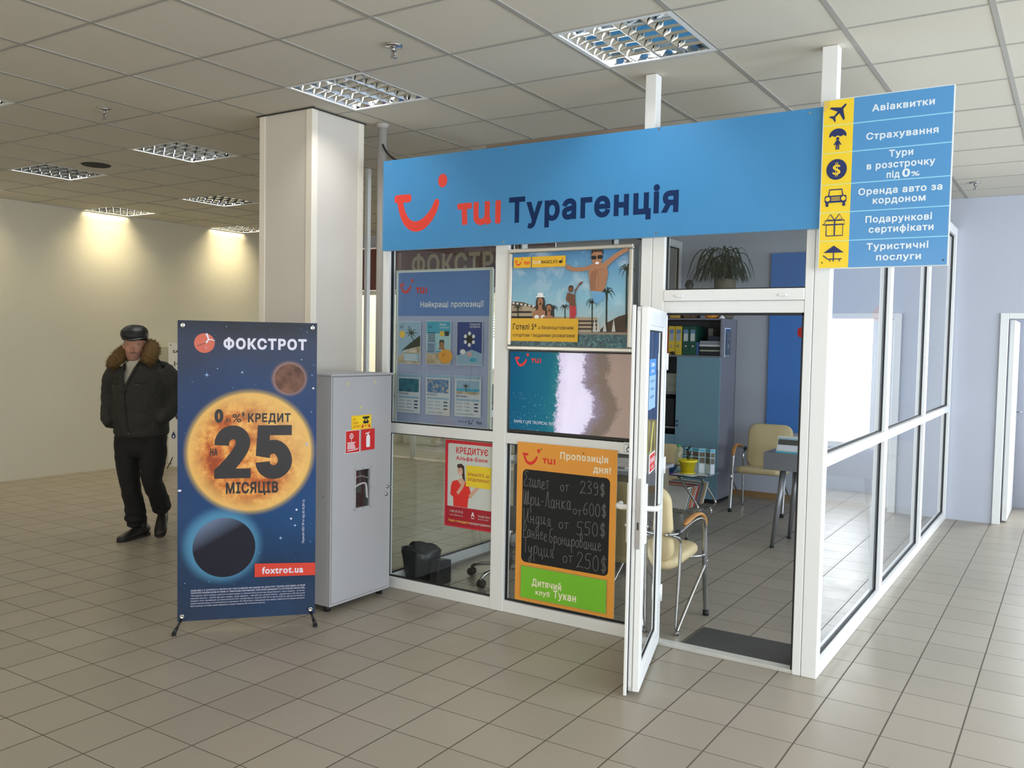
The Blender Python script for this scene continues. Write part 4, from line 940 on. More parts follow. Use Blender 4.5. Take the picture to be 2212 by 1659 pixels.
# local: x towards the room (front face x=0), y along the face 0..0.545
b = MB(); b.box(-0.36,0,0.035,-0.020,0.545,1.425,FC); b.box(-0.365,-0.006,1.425,0.004,0.551,1.437,FC)
b.box(-0.020,0.0,0.035,-0.001,0.009,1.425,FC); b.box(-0.020,0.536,0.035,-0.001,0.545,1.425,FC); b.box(-0.020,0.009,0.035,-0.001,0.536,0.050,FC)
b.build('body', r, bevel=0.003)
d = MB()
wy0, wy1, wz0, wz1 = 0.215, 0.345, 0.605, 0.840
O_ = [(.011,.053),(.534,.053),(.534,1.419),(.011,1.419)]; I_ = [(wy0,wz0),(wy1,wz0),(wy1,wz1),(wy0,wz1)]
vs = [(x,y,z) for x in (0.0,-0.018) for q in (O_,I_) for y,z in q]
d.add(vs, [(k0+i_,k0+(i_+1) % 4,k0+4+(i_+1) % 4,k0+4+i_) for k0 in (0,8) for i_ in range(4)]+[(i_,(i_+1) % 4,8+(i_+1) % 4,8+i_) for i_ in range(4)]+[(4+i_,4+(i_+1) % 4,12+(i_+1) % 4,12+i_) for i_ in range(4)], FC)
d = d.build('door', r)
b = MB()
for q in ((wy0-.014,wz0-.016,wy0,wz1+.016),(wy1,wz0-.016,wy1+.014,wz1+.016),(wy0,wz0-.016,wy1,wz0),(wy0,wz1,wy1,wz1+.016)): b.box(0.0,q[0],q[1],0.003,q[2],q[3],FC)
for y in (wy0-.007,(wy0+wy1)/2,wy1+.007):
    for z in (wz0-.008,wz1+.008): b.lathe([(0.0045,0.0),(0.003,0.003),(0,0.0035)],BRUSH,10,c=(0.003,y,z),M=Matrix.Rotation(PI/2,4,'Y'))
for y in (wy0-.007,wy1+.007): b.lathe([(0.0045,0.0),(0.003,0.003),(0,0.0035)],BRUSH,10,c=(0.003,y,(wz0+wz1)/2),M=Matrix.Rotation(PI/2,4,'Y'))
b.build('window_frame', d)
MB().add([(-0.006,wy0,wz0),(-0.006,wy1,wz0),(-0.006,wy1,wz1),(-0.006,wy0,wz1)],[(0,1,2,3)],GLASS).build('pane', d)
b = MB(); IN_ = mat('cabinet_inside', rgb(46,44,46), 0.8); b.box(-0.0195,wy0-.02,wz0-.02,-0.0185,wy1+.02,wz1+.02,IN_); b.build('lining', r)
HOSE = mat('hose_canvas', rgb(196,190,196), 0.8)
b = MB()
b.tube(smooth([(-.014,wy0+.006,.735),(-.011,wy0+.04,.748),(-.010,wy0+.085,.752),(-.010,wy0+.102,.735),(-.010,wy0+.108,.69),(-.010,wy0+.112,.655)],5),0.011,HOSE,8,flat=.5); b.tube(smooth([(-.014,wy0+.004,.79),(-.012,wy0+.05,.80),(-.012,wy1-.01,.78)],4),0.012,mat('hose_dark', rgb(112,106,112), 0.8),8,flat=.5)
b.build('hose', r)
for y, z in ((0.509,0.703),(0.497,0.656)):
    part(MB().lathe([(0.012,0),(0.012,0.006),(0.008,0.009),(0,0.009)],STEEL,16,M=Matrix.Rotation(PI/2,4,'Y'),c=(0.0,y,z)).build('lock', d), 'round chrome lock')
b = MB().tube([(0.006,0.509,0.703),(0.030,0.509,0.703)],0.006,BRUSH,10).build('knob', d)
MB().lathe([(0.004,0),(0.004,0.004),(0,0.004)],BRUSH,10,M=Matrix.Rotation(PI/2,4,'X'),c=(-0.06,0.0,0.70)).build('rivet', r)
b = MB()
for x in (-0.33,-0.05):
    for y in (0.03,0.50): b.lathe([(0.02,0.0),(0.022,0.036),(0,0.036)],GASKET,12,c=(x,y,0.0))
b.build('foot', r)
RX = Matrix(((0,-1,0),(1,0,0),(0,0,1)))       # canvas u -> +y, facing +x
def on_cab(o, y, z, x=0.0012):
    M = RX.to_4x4(); M.translation = (x, y, z); o.matrix_local = M
RSG = mat('sign_red', rgb(206,38,40), 0.45)
cv = Canvas(); cv.rect(0,0,.18,.088,YEL); cv.stroke([(.003,.003),(.177,.003),(.177,.085),(.003,.085),(.003,.003)],.002,mat('sign_orange', rgb(226,150,40),.5))
for i,t in enumerate(('ПРИ','ПОЖЕЖІ','ДЗВОНИТИ')): cv.text(t,.012,.058-.022*i,.013,RSG,w=.025+.022*i,bold=.02)
cv.rrect(.105,.034,.155,.052,.006,BLACK); cv.poly([(.112,.050),(.148,.050),(.142,.066),(.118,.066)],BLACK); cv.rrect(.098,.066,.162,.078,.006,BLACK); cv.ell(.130,.055,.008,.007,YEL,16)
cv.text('101',.108,.014,.016,RSG,w=.045,bold=.02)
for u in (.098,.162): cv.poly([(u-.008,.008),(u+.008,.008),(u+.006,.02),(u,.034),(u-.006,.02)],RSG)
o = cv.build('sticker', r); on_cab(o, 0.171, 1.092); part(o, 'yellow telephone sticker')
cv = Canvas(); cv.rect(0,0,.125,.140,PWHITE); cv.rect(.003,.003,.122,.137,RSG); cv.ring(.052,.104,.013,.017,PWHITE); cv.rect(.036,.1025,.068,.1055,PWHITE); cv.rect(.0505,.088,.0535,.120,PWHITE); cv.rect(.0505,.066,.0535,.090,PWHITE)
for i in range(5): cv.rrect(.016,.026+.009*i,.090-.004*i,.031+.009*i,.002,PWHITE)
cv.stroke([(.016,.015),(.10,.020),(.112,.027)],.005,PWHITE); cv.rect(.014,.062,.090,.066,PWHITE)
o = cv.build('sticker', r); on_cab(o, 0.120, 0.952); part(o, 'red fire hose sticker')
cv = Canvas(); cv.rect(0,0,.126,.132,RSG); cv.rrect(.048,.018,.082,.092,.008,PWHITE); cv.rect(.058,.090,.072,.100,PWHITE); cv.stroke([(.064,.100),(.050,.108),(.040,.098)],.006,PWHITE,sm=4); cv.stroke([(.060,.106),(.080,.112)],.006,PWHITE)
o = cv.build('sticker', r); on_cab(o, 0.258, 0.958); part(o, 'red extinguisher sticker')
for y, z in ((.125,1.37),(.37,1.375),(.245,1.22)):
    cv = Canvas(); cv.rect(0,0,.022,.015,mat('tape_rest', rgb(204,196,140),.6)); o = cv.build('glue_mark', r); on_cab(o, y, z)

# ------------------------------------------------------------------ dark blue banner on its cross stand
bd = Vector((0.506,0.550,0)).normalized(); bn = Vector((bd.y,-bd.x,0))
r = thing('banner_stand', 'dark blue banner with a glowing sun and 25 on a cross stand', 'banner', (-2.649,-0.604,0), math.atan2(bd.y,bd.x))
# local: x along the sheet, -y towards the viewer
def space(nt,u,v,vec):
    g = ramp(nt, mth(nt,'DIVIDE',v,1.68), [(0.0,(.022,.040,.085,1)),(0.18,(.010,.035,.085,1)),(0.36,(.008,.055,.17,1)),(0.60,(.010,.045,.17,1)),(0.80,(.024,.050,.13,1)),(0.92,(.040,.045,.075,1)),(1.0,(.02,.022,.03,1))])
    h = mth(nt,'MULTIPLY',noise(nt,vec,3.0,4,0.6),1.0); c = mixc(nt, mth(nt,'MULTIPLY',mth(nt,'SUBTRACT',h,0.42,True),0.7), g, (.012,.10,.30,1))
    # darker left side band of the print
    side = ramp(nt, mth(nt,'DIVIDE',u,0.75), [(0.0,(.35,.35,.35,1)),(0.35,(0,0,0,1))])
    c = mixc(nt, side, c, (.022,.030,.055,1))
    def disc(cu,cv_,rad,soft,colr,c,amt=1.0):
        dx = mth(nt,'SUBTRACT',u,cu); dy = mth(nt,'SUBTRACT',v,cv_)
        d = mth(nt,'SQRT',mth(nt,'ADD',mth(nt,'MULTIPLY',dx,dx),mth(nt,'MULTIPLY',dy,dy)))
        mr = nt.nodes.new('ShaderNodeMapRange'); mr.interpolation_type = 'SMOOTHSTEP'; nt.links.new(d, mr.inputs[0]); mr.inputs[1].default_value = rad; mr.inputs[2].default_value = rad+soft; mr.inputs[3].default_value = amt; mr.inputs[4].default_value = 0.0
        return mixc(nt, mr.outputs[0], c, colr), d
    # halo and body of the sun
    c, _ = disc(.386,.944,.325,.040,(.62,.42,.10,1),c,0.75)
    n1 = noise(nt,vec,8.5,8,0.62,0.15); n2 = noise(nt,vec,30,6,0.65)
    sun = ramp(nt, mth(nt,'ADD',mth(nt,'MULTIPLY',n1,0.8),mth(nt,'MULTIPLY',n2,0.2)), [(0.40,(.34,.062,.016,1)),(0.475,(.56,.145,.034,1)),(0.555,(.78,.35,.085,1)),(0.66,(.92,.64,.22,1))])
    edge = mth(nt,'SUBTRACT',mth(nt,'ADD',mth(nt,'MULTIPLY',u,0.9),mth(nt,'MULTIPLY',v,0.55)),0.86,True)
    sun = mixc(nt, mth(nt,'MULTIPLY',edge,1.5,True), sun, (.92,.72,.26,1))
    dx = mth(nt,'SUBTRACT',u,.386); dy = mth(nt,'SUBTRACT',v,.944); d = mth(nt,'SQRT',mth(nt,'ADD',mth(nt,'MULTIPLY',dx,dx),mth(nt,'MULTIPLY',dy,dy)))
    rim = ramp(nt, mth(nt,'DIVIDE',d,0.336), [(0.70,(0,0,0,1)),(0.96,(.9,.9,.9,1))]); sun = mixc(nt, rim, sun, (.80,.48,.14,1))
    mr = nt.nodes.new('ShaderNodeMapRange'); nt.links.new(d, mr.inputs[0]); mr.inputs[1].default_value = .327; mr.inputs[2].default_value = .338; mr.inputs[3].default_value = 1.0; mr.inputs[4].default_value = 0.0
    c = mixc(nt, mr.outputs[0], c, sun)
    # small brown moon, large dark planet
    c, _ = disc(.596,1.359,.080,.028,(.36,.20,.16,1),c,0.8)
    moon = ramp(nt, noise(nt,vec,16,6), [(.35,(.085,.036,.026,1)),(.65,(.23,.105,.066,1))]); c, _ = disc(.598,1.358,.081,.004,moon,c)
    c, _ = disc(.236,.420,.160,.075,(.10,.32,.52,1),c,0.7)
    pn = mixc(nt, mth(nt,'MULTIPLY',mth(nt,'SUBTRACT',mth(nt,'SUBTRACT',mth(nt,'MULTIPLY',v,1.0),mth(nt,'MULTIPLY',u,0.55)),0.335,True),4.0,True), (.008,.009,.020,1), (.26,.34,.54,1)); c, _ = disc(.247,.407,.166,.004,pn,c)
    return c
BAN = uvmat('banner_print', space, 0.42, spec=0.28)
nb = BAN.node_tree; bp = nb.nodes.new('ShaderNodeBump'); bp.inputs['Strength'].default_value = 0.25; bp.inputs['Distance'].default_value = 0.02
uvn = [n for n in nb.nodes if n.type == 'UVMAP'][0]
nz = nb.nodes.new('ShaderNodeTexNoise'); nz.inputs['Scale'].default_value = 3.2; nz.inputs['Detail'].default_value = 1.5; nb.links.new(uvn.outputs[0], nz.inputs['Vector']); nb.links.new(nz.outputs['Fac'], bp.inputs['Height']); nb.links.new(bp.outputs[0], nb.nodes['Principled BSDF'].inputs['Normal'])
BW_, BH_ = 0.747, 1.675
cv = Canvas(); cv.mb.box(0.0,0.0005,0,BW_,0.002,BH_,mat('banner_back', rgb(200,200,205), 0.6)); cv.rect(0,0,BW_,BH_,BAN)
LT = mat('banner_white', rgb(222,220,238), 0.4); BK = mat('banner_black', rgb(30,26,30), 0.4); BR_ = mat('banner_red', rgb(212,60,40), 0.4); STR = mat('banner_star', rgb(150,190,236), 0.4)
# red ball mark with two silver strokes
cv.ell(.140,1.552,.054,.054,uvmat('mark_red', lambda nt,u,v,vec: mixc(nt, noise(nt,vec,14,3), (.55,.07,.045,1), (.70,.17,.10,1)), .35),36)
cv.stroke([(.150,1.605),(.160,1.575),(.148,1.553)],.012,LT,sm=4,w1=.003); cv.stroke([(.148,1.553),(.165,1.572),(.195,1.566)],.010,LT,sm=4,w1=.003); cv.stroke([(.10,1.535),(.148,1.553)],.003,BK,sm=2)
cv.text('ФОКСТРОТ',.240,1.522,.060,LT,w=.449,bold=.05)
cv.text('0',.193,1.112,.076,BK,w=.048,bold=.06); cv.text(',01',.246,1.113,.022,BK,w=.032,bold=.04); cv.text('%',.288,1.113,.048,BK,w=.048,bold=.01); cv.text('*',.338,1.120,.055,BK,w=.016,bold=.02)
cv.text('КРЕДИТ',.372,1.113,.049,BK,w=.232,bold=.04); cv.text('на'.upper(),.171,.926,.040,BK,w=.040,bold=.04)
bx, bz = .193, .797            # the two big figures
cv.rect(bx,bz,bx+.195,bz+.055,BK)
cv.stroke([(bx+a,bz+q,0) for a,q in ((.040,.186),(.043,.215),(.062,.245),(.096,.259),(.130,.249),(.152,.215),(.146,.172),(.118,.124),(.084,.080))],.078,BK,sm=8)
cv.poly([(bx,bz),(bx,bz+.046),(bx+.053,bz+.105),(bx+.117,bz+.054),(bx+.10,bz)],BK)
bx = .416
cv.rect(bx+.010,bz+.241,bx+.195,bz+.298,BK); cv.poly([(bx+.010,bz+.298),(bx+.078,bz+.298),(bx+.072,bz+.158),(bx+.0,bz+.146)],BK)
cv.stroke([(bx+a,bz+q,0) for a,q in ((.037,.118),(.048,.158),(.098,.176),(.134,.158),(.157,.112),(.152,.068),(.124,.038),(.090,.032),(.058,.044),(.040,.070),(.037,.090))],.078,BK,sm=8)
cv.text('МІСЯЦІВ',.255,.712,.062,BK,w=.283,bold=.04)
for i in range(95):
    u, v = random.uniform(.01,.737), random.uniform(.02,1.655)
    if (u-.386)**2+(v-.944)**2 < .352**2 or (u-.247)**2+(v-.407)**2 < .18**2 or (u-.597)**2+(v-1.359)**2 < .1**2 or (.22 < u < .70 and 1.49 < v < 1.61) or (u > .4 and .22 < v < .32) or v < .19: continue
    cv.ell(u,v,*(2*[random.choice([.0012,.0015,.002,.0026,.0034])]),STR,8)
for u,v,s_ in ((.153,1.376,.020),(.553,.450,.014),(.694,.985,.020),(.632,.520,.012),(.340,1.392,.010)):
    cv.ell(u,v,.0045,.0045,LT,12)
    for a in (0,45,90,135):
        e_ = s_*(1 if a % 90 == 0 else .5); A = math.radians(a); cv.poly([(u-e_*math.cos(A),v-e_*math.sin(A)),(u+.0015*math.sin(A),v-.0015*math.cos(A)),(u+e_*math.cos(A),v+e_*math.sin(A)),(u-.0015*math.sin(A),v+.0015*math.cos(A))],STR)
for u,v in ((.008,.735),(.015,.735),(.728,1.305),(.640,.610),(.610,.560)): cv.ell(u,v,.006,.006,LT,14)
cv.poly([(.412,.232),(.412,.309),(BW_,.300),(BW_,.228)],BR_); cv.text('foxtrot.ua',.452,.249,.040,LT,w=.228,bold=.03,rot=-.01)
cv.text('Ліцензія НБУ № 61 від 05.10.2011р.',.684,.415,.013,LT,w=.255,rot=PI/2)
fine = ['АКЦІЯ ДІЄ З 12 СІЧНЯ ПО 01 ЛЮТОГО 2017 РОКУ В МЕРЕЖІ МАГАЗИНІВ ТМ «ФОКСТРОТ ТЕХНІКА ДЛЯ ДОМУ» НА ВСІЙ','ТЕРИТОРІЇ УКРАЇНИ (КРІМ АР КРИМ ТА ТИМЧАСОВО ОКУПОВАНИХ ТЕРИТОРІЙ ДОНЕЦЬКОЇ ТА ЛУГАНСЬКОЇ ОБЛАСТЕЙ).','*Під фразою «0,01% кредит» мається на увазі кредит із ставкою 0,01% річних від заборгованості, строк кредиту – на 25 міс,','перший внесок – від 0% від ціни товару, сума кредиту – від 300 грн, комісія банку – щомісячно 2,0% від суми','кредиту після тарифікації, що пропонується ПАТ «Альфа-Банк», ліцензія НБУ № 61 від 05.10.2011р. Деталі запитуйте у','представників Банку, які знаходяться у магазинах ТМ «Фокстрот». Інформація про кредит надається на правах реклами.','Банк залишає за собою право відмовити у видачі кредиту без пояснення причин.']
for i,t in enumerate(fine): cv.text(t,.070,.168-.0145*i,.0082 if i < 2 else .0072,LT,w=.62 if i < 6 else .40,bold=.012 if i < 2 else 0)
sheet = cv.build('sheet', r, loc=(0,0,0.06)); part(sheet, 'printed blue sheet')
for u,v in ((.028,1.648),(.722,1.648),(.025,.030),(.722,.030)):
    b = MB(); b.lathe([(0.006,0.0),(0.012,0.0),(0.013,0.003),(0.009,0.004),(0.006,0.002)],STEEL,18,M=Matrix.Rotation(PI/2,4,'X')); b.build('eyelet', sheet, loc=(u,-0.0085,v))
POL = mat('pole_black', rgb(26,27,30), 0.45)
hub = Vector((.37,.13,.80))
for tx,tz in ((.028,1.705),(.722,1.705)): MB().tube([hub,(tx,.012,tz-.005)],0.007,POL,10).build('arm', r)
for i,(a,bq) in enumerate((((.03,.012,.085),(-.012,-.055,.012)),((.72,.012,.085),(.748,-.050,.012)))):
    b = MB(); b.tube([hub,a],0.006,POL,10); b.tube([a,bq],0.007,POL,10); b.tube([Vector(bq)+(Vector(a)-Vector(bq))*.35,bq],[0.009,0.012],GASKET,12); b.lathe([(0.013,0),(0.013,0.010),(0,0.014)],GASKET,12,c=(bq[0],bq[1],0.0)); b.build('leg', r)
b = MB(); b.tube([hub,(.37,.55,0.012)],0.008,POL,10); b.lathe([(0.013,0),(0.013,0.010),(0,0.014)],GASKET,12,c=(.37,.55,0)); b.build('leg', r)
MB().tube([hub-Vector((0,.03,0)),hub+Vector((0,.03,0))],0.025,POL,16).build('hub', r)

# second, white banner near the left wall, mostly hidden
r = thing('banner_stand', 'white product banner standing by the left wall behind the man', 'banner', (-7.925,3.17,0), math.radians(32))
cv = Canvas(); cv.mb.box(0,.0005,0,.70,.002,1.53,PWHITE); cv.rect(0,0,.70,1.53,mat('banner_paper', rgb(222,219,212), .6))
DG = mat('banner_grey', rgb(70,70,72), .6); cv.text('SAMSUNG',.055,1.405,.036,BK,w=.30,bold=.05); cv.text('НОВИЙ',.070,1.24,.062,DG,w=.40,bold=.02); cv.text('НОВІ',.070,1.15,.062,mat('banner_grey2', rgb(130,128,124), .6),w=.32)
cv.rrect(.085,.58,.60,1.08,.04,BK); cv.rrect(.10,.63,.575,1.05,.02,mat('phone_blue', rgb(36,100,176),.4))
cv.ell(.065,.375,.027,.030,NAVY,24); cv.poly([(.040,.385),(.090,.385),(.065,.44)],NAVY); cv.ell(.065,.372,.011,.013,PWHITE,16); cv.text('IP68',.115,.365,.022,DG,w=.09)
cv.ell(.03,.03,.008,.008,BK,12); cv.ell(.03,1.50,.008,.008,BK,12)
sheet = cv.build('sheet', r, loc=(0,0,.03))
b = MB(); b.tube([(.30,.10,.7),(-.01,-.02,.0)],.006,POL,8); b.build('leg', r); b = MB(); b.tube([(.30,.10,.7),(.71,-.02,.0)],.006,POL,8); b.build('leg', r); b = MB(); b.tube([(.30,.10,.7),(.30,.30,.0)],.006,POL,8); b.build('leg', r)
for x in (.02,.68): MB().tube([(.30,.10,.7),(x,.006,1.55)],.006,POL,8).build('arm', r)
# low power box panel on the wall beside it
tag(MB().box(XL,3.05,0.0,XL+.02,5.4,1.50,mat('wall_panel', rgb(188,182,162),.8)).build('trim_2'), 'pale wall panel behind the white banner')['kind'] = 'structure'

# ------------------------------------------------------------------ inside the kiosk
CREAM = mat('chair_cream', rgb(206,188,146), 0.55, bump=(180,0.15)); WOOD = mat('armrest_wood', rgb(196,140,78), 0.4, noise=(14,0.75)); FOOTB = mat('foot_black', rgb(24,24,26), 0.6); SEAM = mat('chair_seam', rgb(150,134,98), 0.7)
def cushion(w, d, t, rad, m, n=14):
    """rounded pad w (x) by d (y), thickness t, centred, on z=0"""
    b = MB(); out = []
    hw, hd = w/2, d/2
    for cx,cy,a0 in ((hw-rad,-hd+rad,-90),(hw-rad,hd-rad,0),(-hw+rad,hd-rad,90),(-hw+rad,-hd+rad,180)):
        for i in range(7):
            a = math.radians(a0+15*i); out.append((cx+rad*math.cos(a),cy+rad*math.sin(a)))
    N = len(out); lay = [(0.0,0.90),(t*.12,0.965),(t*.35,1.0),(t*.65,1.0),(t*.88,.965),(t,.90)]
    vs = [(x*s_,y*s_,z) for z,s_ in lay for x,y in out]; fs = []
    for i in range(len(lay)-1):
        for k_ in range(N): fs.append((i*N+k_,i*N+(k_+1) % N,(i+1)*N+(k_+1) % N,(i+1)*N+k_))
    o0 = len(vs); vs += [(x*.55,y*.55,-t*.04) for x,y in out]; o1 = len(vs); vs += [(x*.55,y*.55,t*1.08) for x,y in out]
    for k_ in range(N): fs.append((o0+k_,k_,(k_+1) % N,o0+(k_+1) % N)); fs.append(((len(lay)-1)*N+k_,o1+k_,o1+(k_+1) % N,(len(lay)-1)*N+(k_+1) % N))
    fs += [tuple(range(o0+N-1,o0-1,-1)),tuple(range(o1,o1+N))]
    b.add(vs, fs, m, True); return b
def chair_proto():
    r = thing('visitor_chair', 'x', 'chair', group='cream chairs with wooden armrests')
    s = cushion(.44,.46,.065,.07,CREAM); M = Matrix.Translation((0,.045,.375)) @ Matrix.Rotation(math.radians(-4),4,'X'); s.v = [tuple(M @ Vector(v)) for v in s.v]; s.build('seat', r)
    s = cushion(.45,.46,.065,.09,CREAM); M = Matrix.Translation((0,.325,.62)) @ Matrix.Rotation(math.radians(78),4,'X'); s.v = [tuple(M @ Vector(v)) for v in s.v]; bk = s.build('backrest', r)
    MB().tube([(-.20,.287,.655),(.20,.287,.655)],.003,SEAM,6).build('seam', bk)
    for sx in (-1,1):
        X = sx*.255
        b = MB(); b.tube(smooth([(sx*.20,.345,.585),(sx*.235,.325,.58),(X,.27,.555),(X,.245,.50),(X,.262,.25),(X,.278,.035),(X,.270,.012),(X,.250,.012),(X,.225,.05),(X,.02,.20),(X,-.165,.325),(X,-.185,.355),(X,-.16,.378),(sx*.24,-.09,.385),(sx*.20,-.04,.385)],5),.0095,STEEL,10)
        b.build('side_frame', r)
        b = MB(); b.tube(smooth([(sx*.22,.345,.59),(X,.30,.592),(X,.15,.615),(X,.02,.628),(X,-.08,.615),(X,-.128,.570),(X,-.145,.48),(X,-.155,.36),(X,-.175,.18),(X,-.20,.022)],5),.0155,BRUSH,12,flat=.62); b.build('leg', r)
        b = MB(); b.tube([(X,-.2,.03),(X,-.202,0)],.019,FOOTB,12); b.tube([(X,.262,.010),(X,.268,.0)],.013,FOOTB,10); b.tube([(X,.305,.592),(X,.275,.594)],.017,FOOTB,12); b.build('cap', r)
        b = MB(); b.tube(smooth([(X,.185,.624),(X,.12,.642),(X,.03,.655),(X,-.06,.648),(X,-.118,.612),(X,-.142,.560)],5),[.014]*3+[.020]*20+[.017]*3,WOOD,12,flat=.55); b.mi = b.mi; b.build('armrest', r)
    return r
ch = chair_proto(); ch.location = (-0.605,1.262,0); ch.rotation_euler.z = PI; ch['label'] = 'cream chair just inside the kiosk doorway, seen from behind'
c2 = copy_tree(ch); c2.location = (-1.112,5.055,0); c2.rotation_euler.z = math.radians(3); c2['label'] = 'cream chair with armrests against the back wall of the kiosk'
c3 = copy_tree(ch); c3.location = (-1.99,4.22,0); c3.scale = (1,1,.78); c3.rotation_euler.z = math.radians(-4); c3['label'] = 'low cream chair behind the magazine table, mostly hidden by the door'

# tall blue-grey cupboard with open shelves
CB = mat('cupboard_blue', rgb(110,148,168), 0.5); CGY = mat('cupboard_grey', rgb(122,122,132), 0.55); CIN = mat('cupboard_inside', rgb(112,112,114), 0.7)
r = thing('cupboard', 'tall blue grey cupboard with folders on its open shelf', 'cupboard', (-1.59,5.13,0))
cw_, cd_ = 0.80, 0.46
b = MB(); b.box(-cw_,0,0.05,-cw_+.018,cd_,1.93,CGY); b.box(-.018,0,0.05,0,cd_,1.93,CGY); b.box(-cw_,cd_-.012,0.05,0,cd_,1.93,CIN); b.box(-cw_+.018,.001,0.05,-.018,cd_-.012,.07,CGY); b.box(-cw_+.03,.03,0,-.03,cd_-.03,.05,FOOTB)
b.build('body', r, bevel=.001)
for z in (1.525,1.915): MB().box(-cw_+.018,.001,z,-.018,cd_-.012,z+.018,CGY).build('shelf', r)
for z in (1.125,.76): MB().box(-cw_+.018,.02,z,-.49,cd_-.012,z+.018,CGY).build('shelf', r)
MB().box(-.49,.02,.07,-.474,cd_-.012,1.525,CGY).build('divider', r)
dr = MB().box(-.478,-.018,.05,-.002,0.0,1.527,CB).build('door', r, bevel=.0015)
MB().box(-cw_+.002,-.018,.05,-.482,0.0,.70,CB).build('door', r, bevel=.0015)
for z in (.80,.845): MB().lathe([(.010,0),(.010,.006),(0,.007)],FOOTB,12,M=Matrix.Rotation(PI/2,4,'X'),c=(-.455,-.018,z)).build('lock', dr)
hldr = thing('leaflet_holder', 'clear holder with blue leaflets on the side of the cupboard', 'holder', (-1.588,5.20,1.535))
MB().box(0.001,0,0,.004,.17,.30,PWHITE).build('back', hldr); MB().box(.004,.02,.02,.014,.15,.29,mat('leaflet_stack', rgb(36,92,160),.4)).build('leaflet', hldr); MB().box(.016,0,0,.018,.17,.27,GLASS).build('cover', hldr)
cvx = Canvas(); cvx.ell(.065,.09,.02,.025,PWHITE,20); cvx.rect(.02,.16,.11,.175,PSKY); cvx.stroke([(.02,.25),(.09,.19)],.006,PWHITE)
o = cvx.build('print', hldr); M4 = RX.to_4x4(); M4.translation = (.0146,.02,.02); o.matrix_local = M4
# ring binders
LBB = mat('label_blue', rgb(104,134,176),.5); LBW = mat('label_white', rgb(196,204,206),.5); LBG = mat('label_grey', rgb(160,168,180),.5)
def binder(x, m, lbl, label, w_=.072, h_=.305):
    r = thing('ring_binder', label, 'binder', (x,5.15,1.544), group='binders on the cupboard shelf')
    MB().box(0,0,0,w_,.28,h_,m).build('cover', r, bevel=.003)
    cv = Canvas(); cv.rect(.012,.148,w_-.012,.27,lbl); cv.rect(.012,.228,w_-.012,.27,LBB); cv.build('spine_label', r, loc=(0,-.0008,0))
    b = MB(); b.lathe([(.006,-.001),(.013,-.001),(.013,.003),(.006,.003)],BRUSH,16,M=Matrix.Rotation(PI/2,4,'X'),c=(w_/2,-.001,.095)); b.lathe([(0,0),(.011,0),(.011,.001)],BLACK,16,M=Matrix.Rotation(PI/2,4,'X'),c=(w_/2,-.0005,.095)); b.build('finger_ring', r)
BY = mat('binder_yellow', rgb(210,180,56),.5); BG = mat('binder_green', rgb(20,78,62),.5); BRd = mat('binder_red', rgb(160,36,40),.5)
binder(-2.262,BRd,LBW,'red ring binder at the left end, mostly hidden by the door'); binder(-2.186,BY,LBG,'yellow ring binder next to the red one'); binder(-2.108,BY,LBG,'yellow ring binder next to the green ones')
binder(-2.026,BG,LBW,'green ring binder next to the yellow ones'); binder(-1.950,BG,LBW,'green ring binder beside the pale blue and white folders')
bf = MB().box(0,0,0,.026,.24,.14,mat('binder_blue', rgb(52,88,140),.5)).build('folder', loc=(-1.874,5.155,1.544)); tag(bf, 'short blue folder standing beside the green binders', 'folder')
bf = MB().box(0,0,0,.055,.22,.29,mat('folder_white', rgb(190,186,176),.5)).build('folder', loc=(-1.862,5.22,1.544), bevel=.002); bf.location = (-1.846,5.42,1.544); bf.scale.y = .7; tag(bf, 'white folder standing behind the pile of papers', 'folder')
PZ = [('box_file',.34,.26,.042,(34,36,38),'black flat box file at the bottom of the shelf pile'),('paper_stack',.33,.24,.022,(156,162,148),'pale paper stack between two black files'),('box_file',.34,.25,.030,(40,44,46),'black flat file under the white papers'),('paper_stack',.34,.25,.026,(196,200,206),'white paper stack with uneven edges on the shelf'),('paper_stack',.33,.25,.036,(140,144,154),'curled grey brochures on top of the shelf papers'),('folded_bag',.20,.22,.050,(36,42,58),'dark navy folded bag on top of the pile')]
z = 1.544
for nm,w_,d_,h_,c_,lb in PZ:
    o = MB().box(.118-w_*.34,0,0,.118+w_*.34,d_,h_-.001,mat('pile_%d' % int(z*1e3), rgb(*c_),.6)).build(nm, loc=(-1.846+random.uniform(-.002,.002),5.15+random.uniform(0,.01),z), bevel=.006); tag(o, lb, 'bag' if nm == 'folded_bag' else 'papers'); z += h_
    if nm == 'folded_bag': o.location.x += .045
# second shelf and top: parcel-like brochures, ornaments, plant
bk = MB().box(0,0,0,.16,.05,.20,mat('brochure_beach', rgb(176,184,172),.5,noise=(20,.5))).build('brochure', loc=(-2.262,5.22,1.144), rot=(-.1,0,0)); tag(bk, 'beach brochure standing on the cupboard\'s second shelf', 'brochure')
gd = MB().lathe([(.03,0),(.036,.02),(.02,.05),(.032,.085),(.014,.12),(0,.13)],mat('gold_figure', rgb(178,146,60),.35,.6),14).build('figurine', loc=(-2.285,5.165,1.144)); tag(gd, 'small golden figurine at the left of the second shelf', 'figurine')
bg = MB().box(0,0,0,.26,.30,.30,mat('case_black', rgb(24,26,32),.6)).build('case', loc=(-2.36,5.16,.779), bevel=.01); tag(bg, 'black case on the lower open shelf of the cupboard', 'case')
el = MB(); EB = mat('figure_dark', rgb(38,32,30),.5); el.tube([(-.022,0,.026),(0,0,.032),(.022,0,.028)],[.010,.017,.013],EB,10); el.tube(smooth([(.03,0,.034),(.042,0,.028),(.044,0,.012)],3),[.010,.009,.006,.005,.004,.003,.003],EB,8)
for x,y in ((-.016,.008),(-.016,-.008),(.014,.008),(.014,-.008)): el.tube([(x,y,.024),(x,y,0)],.006,EB,8)
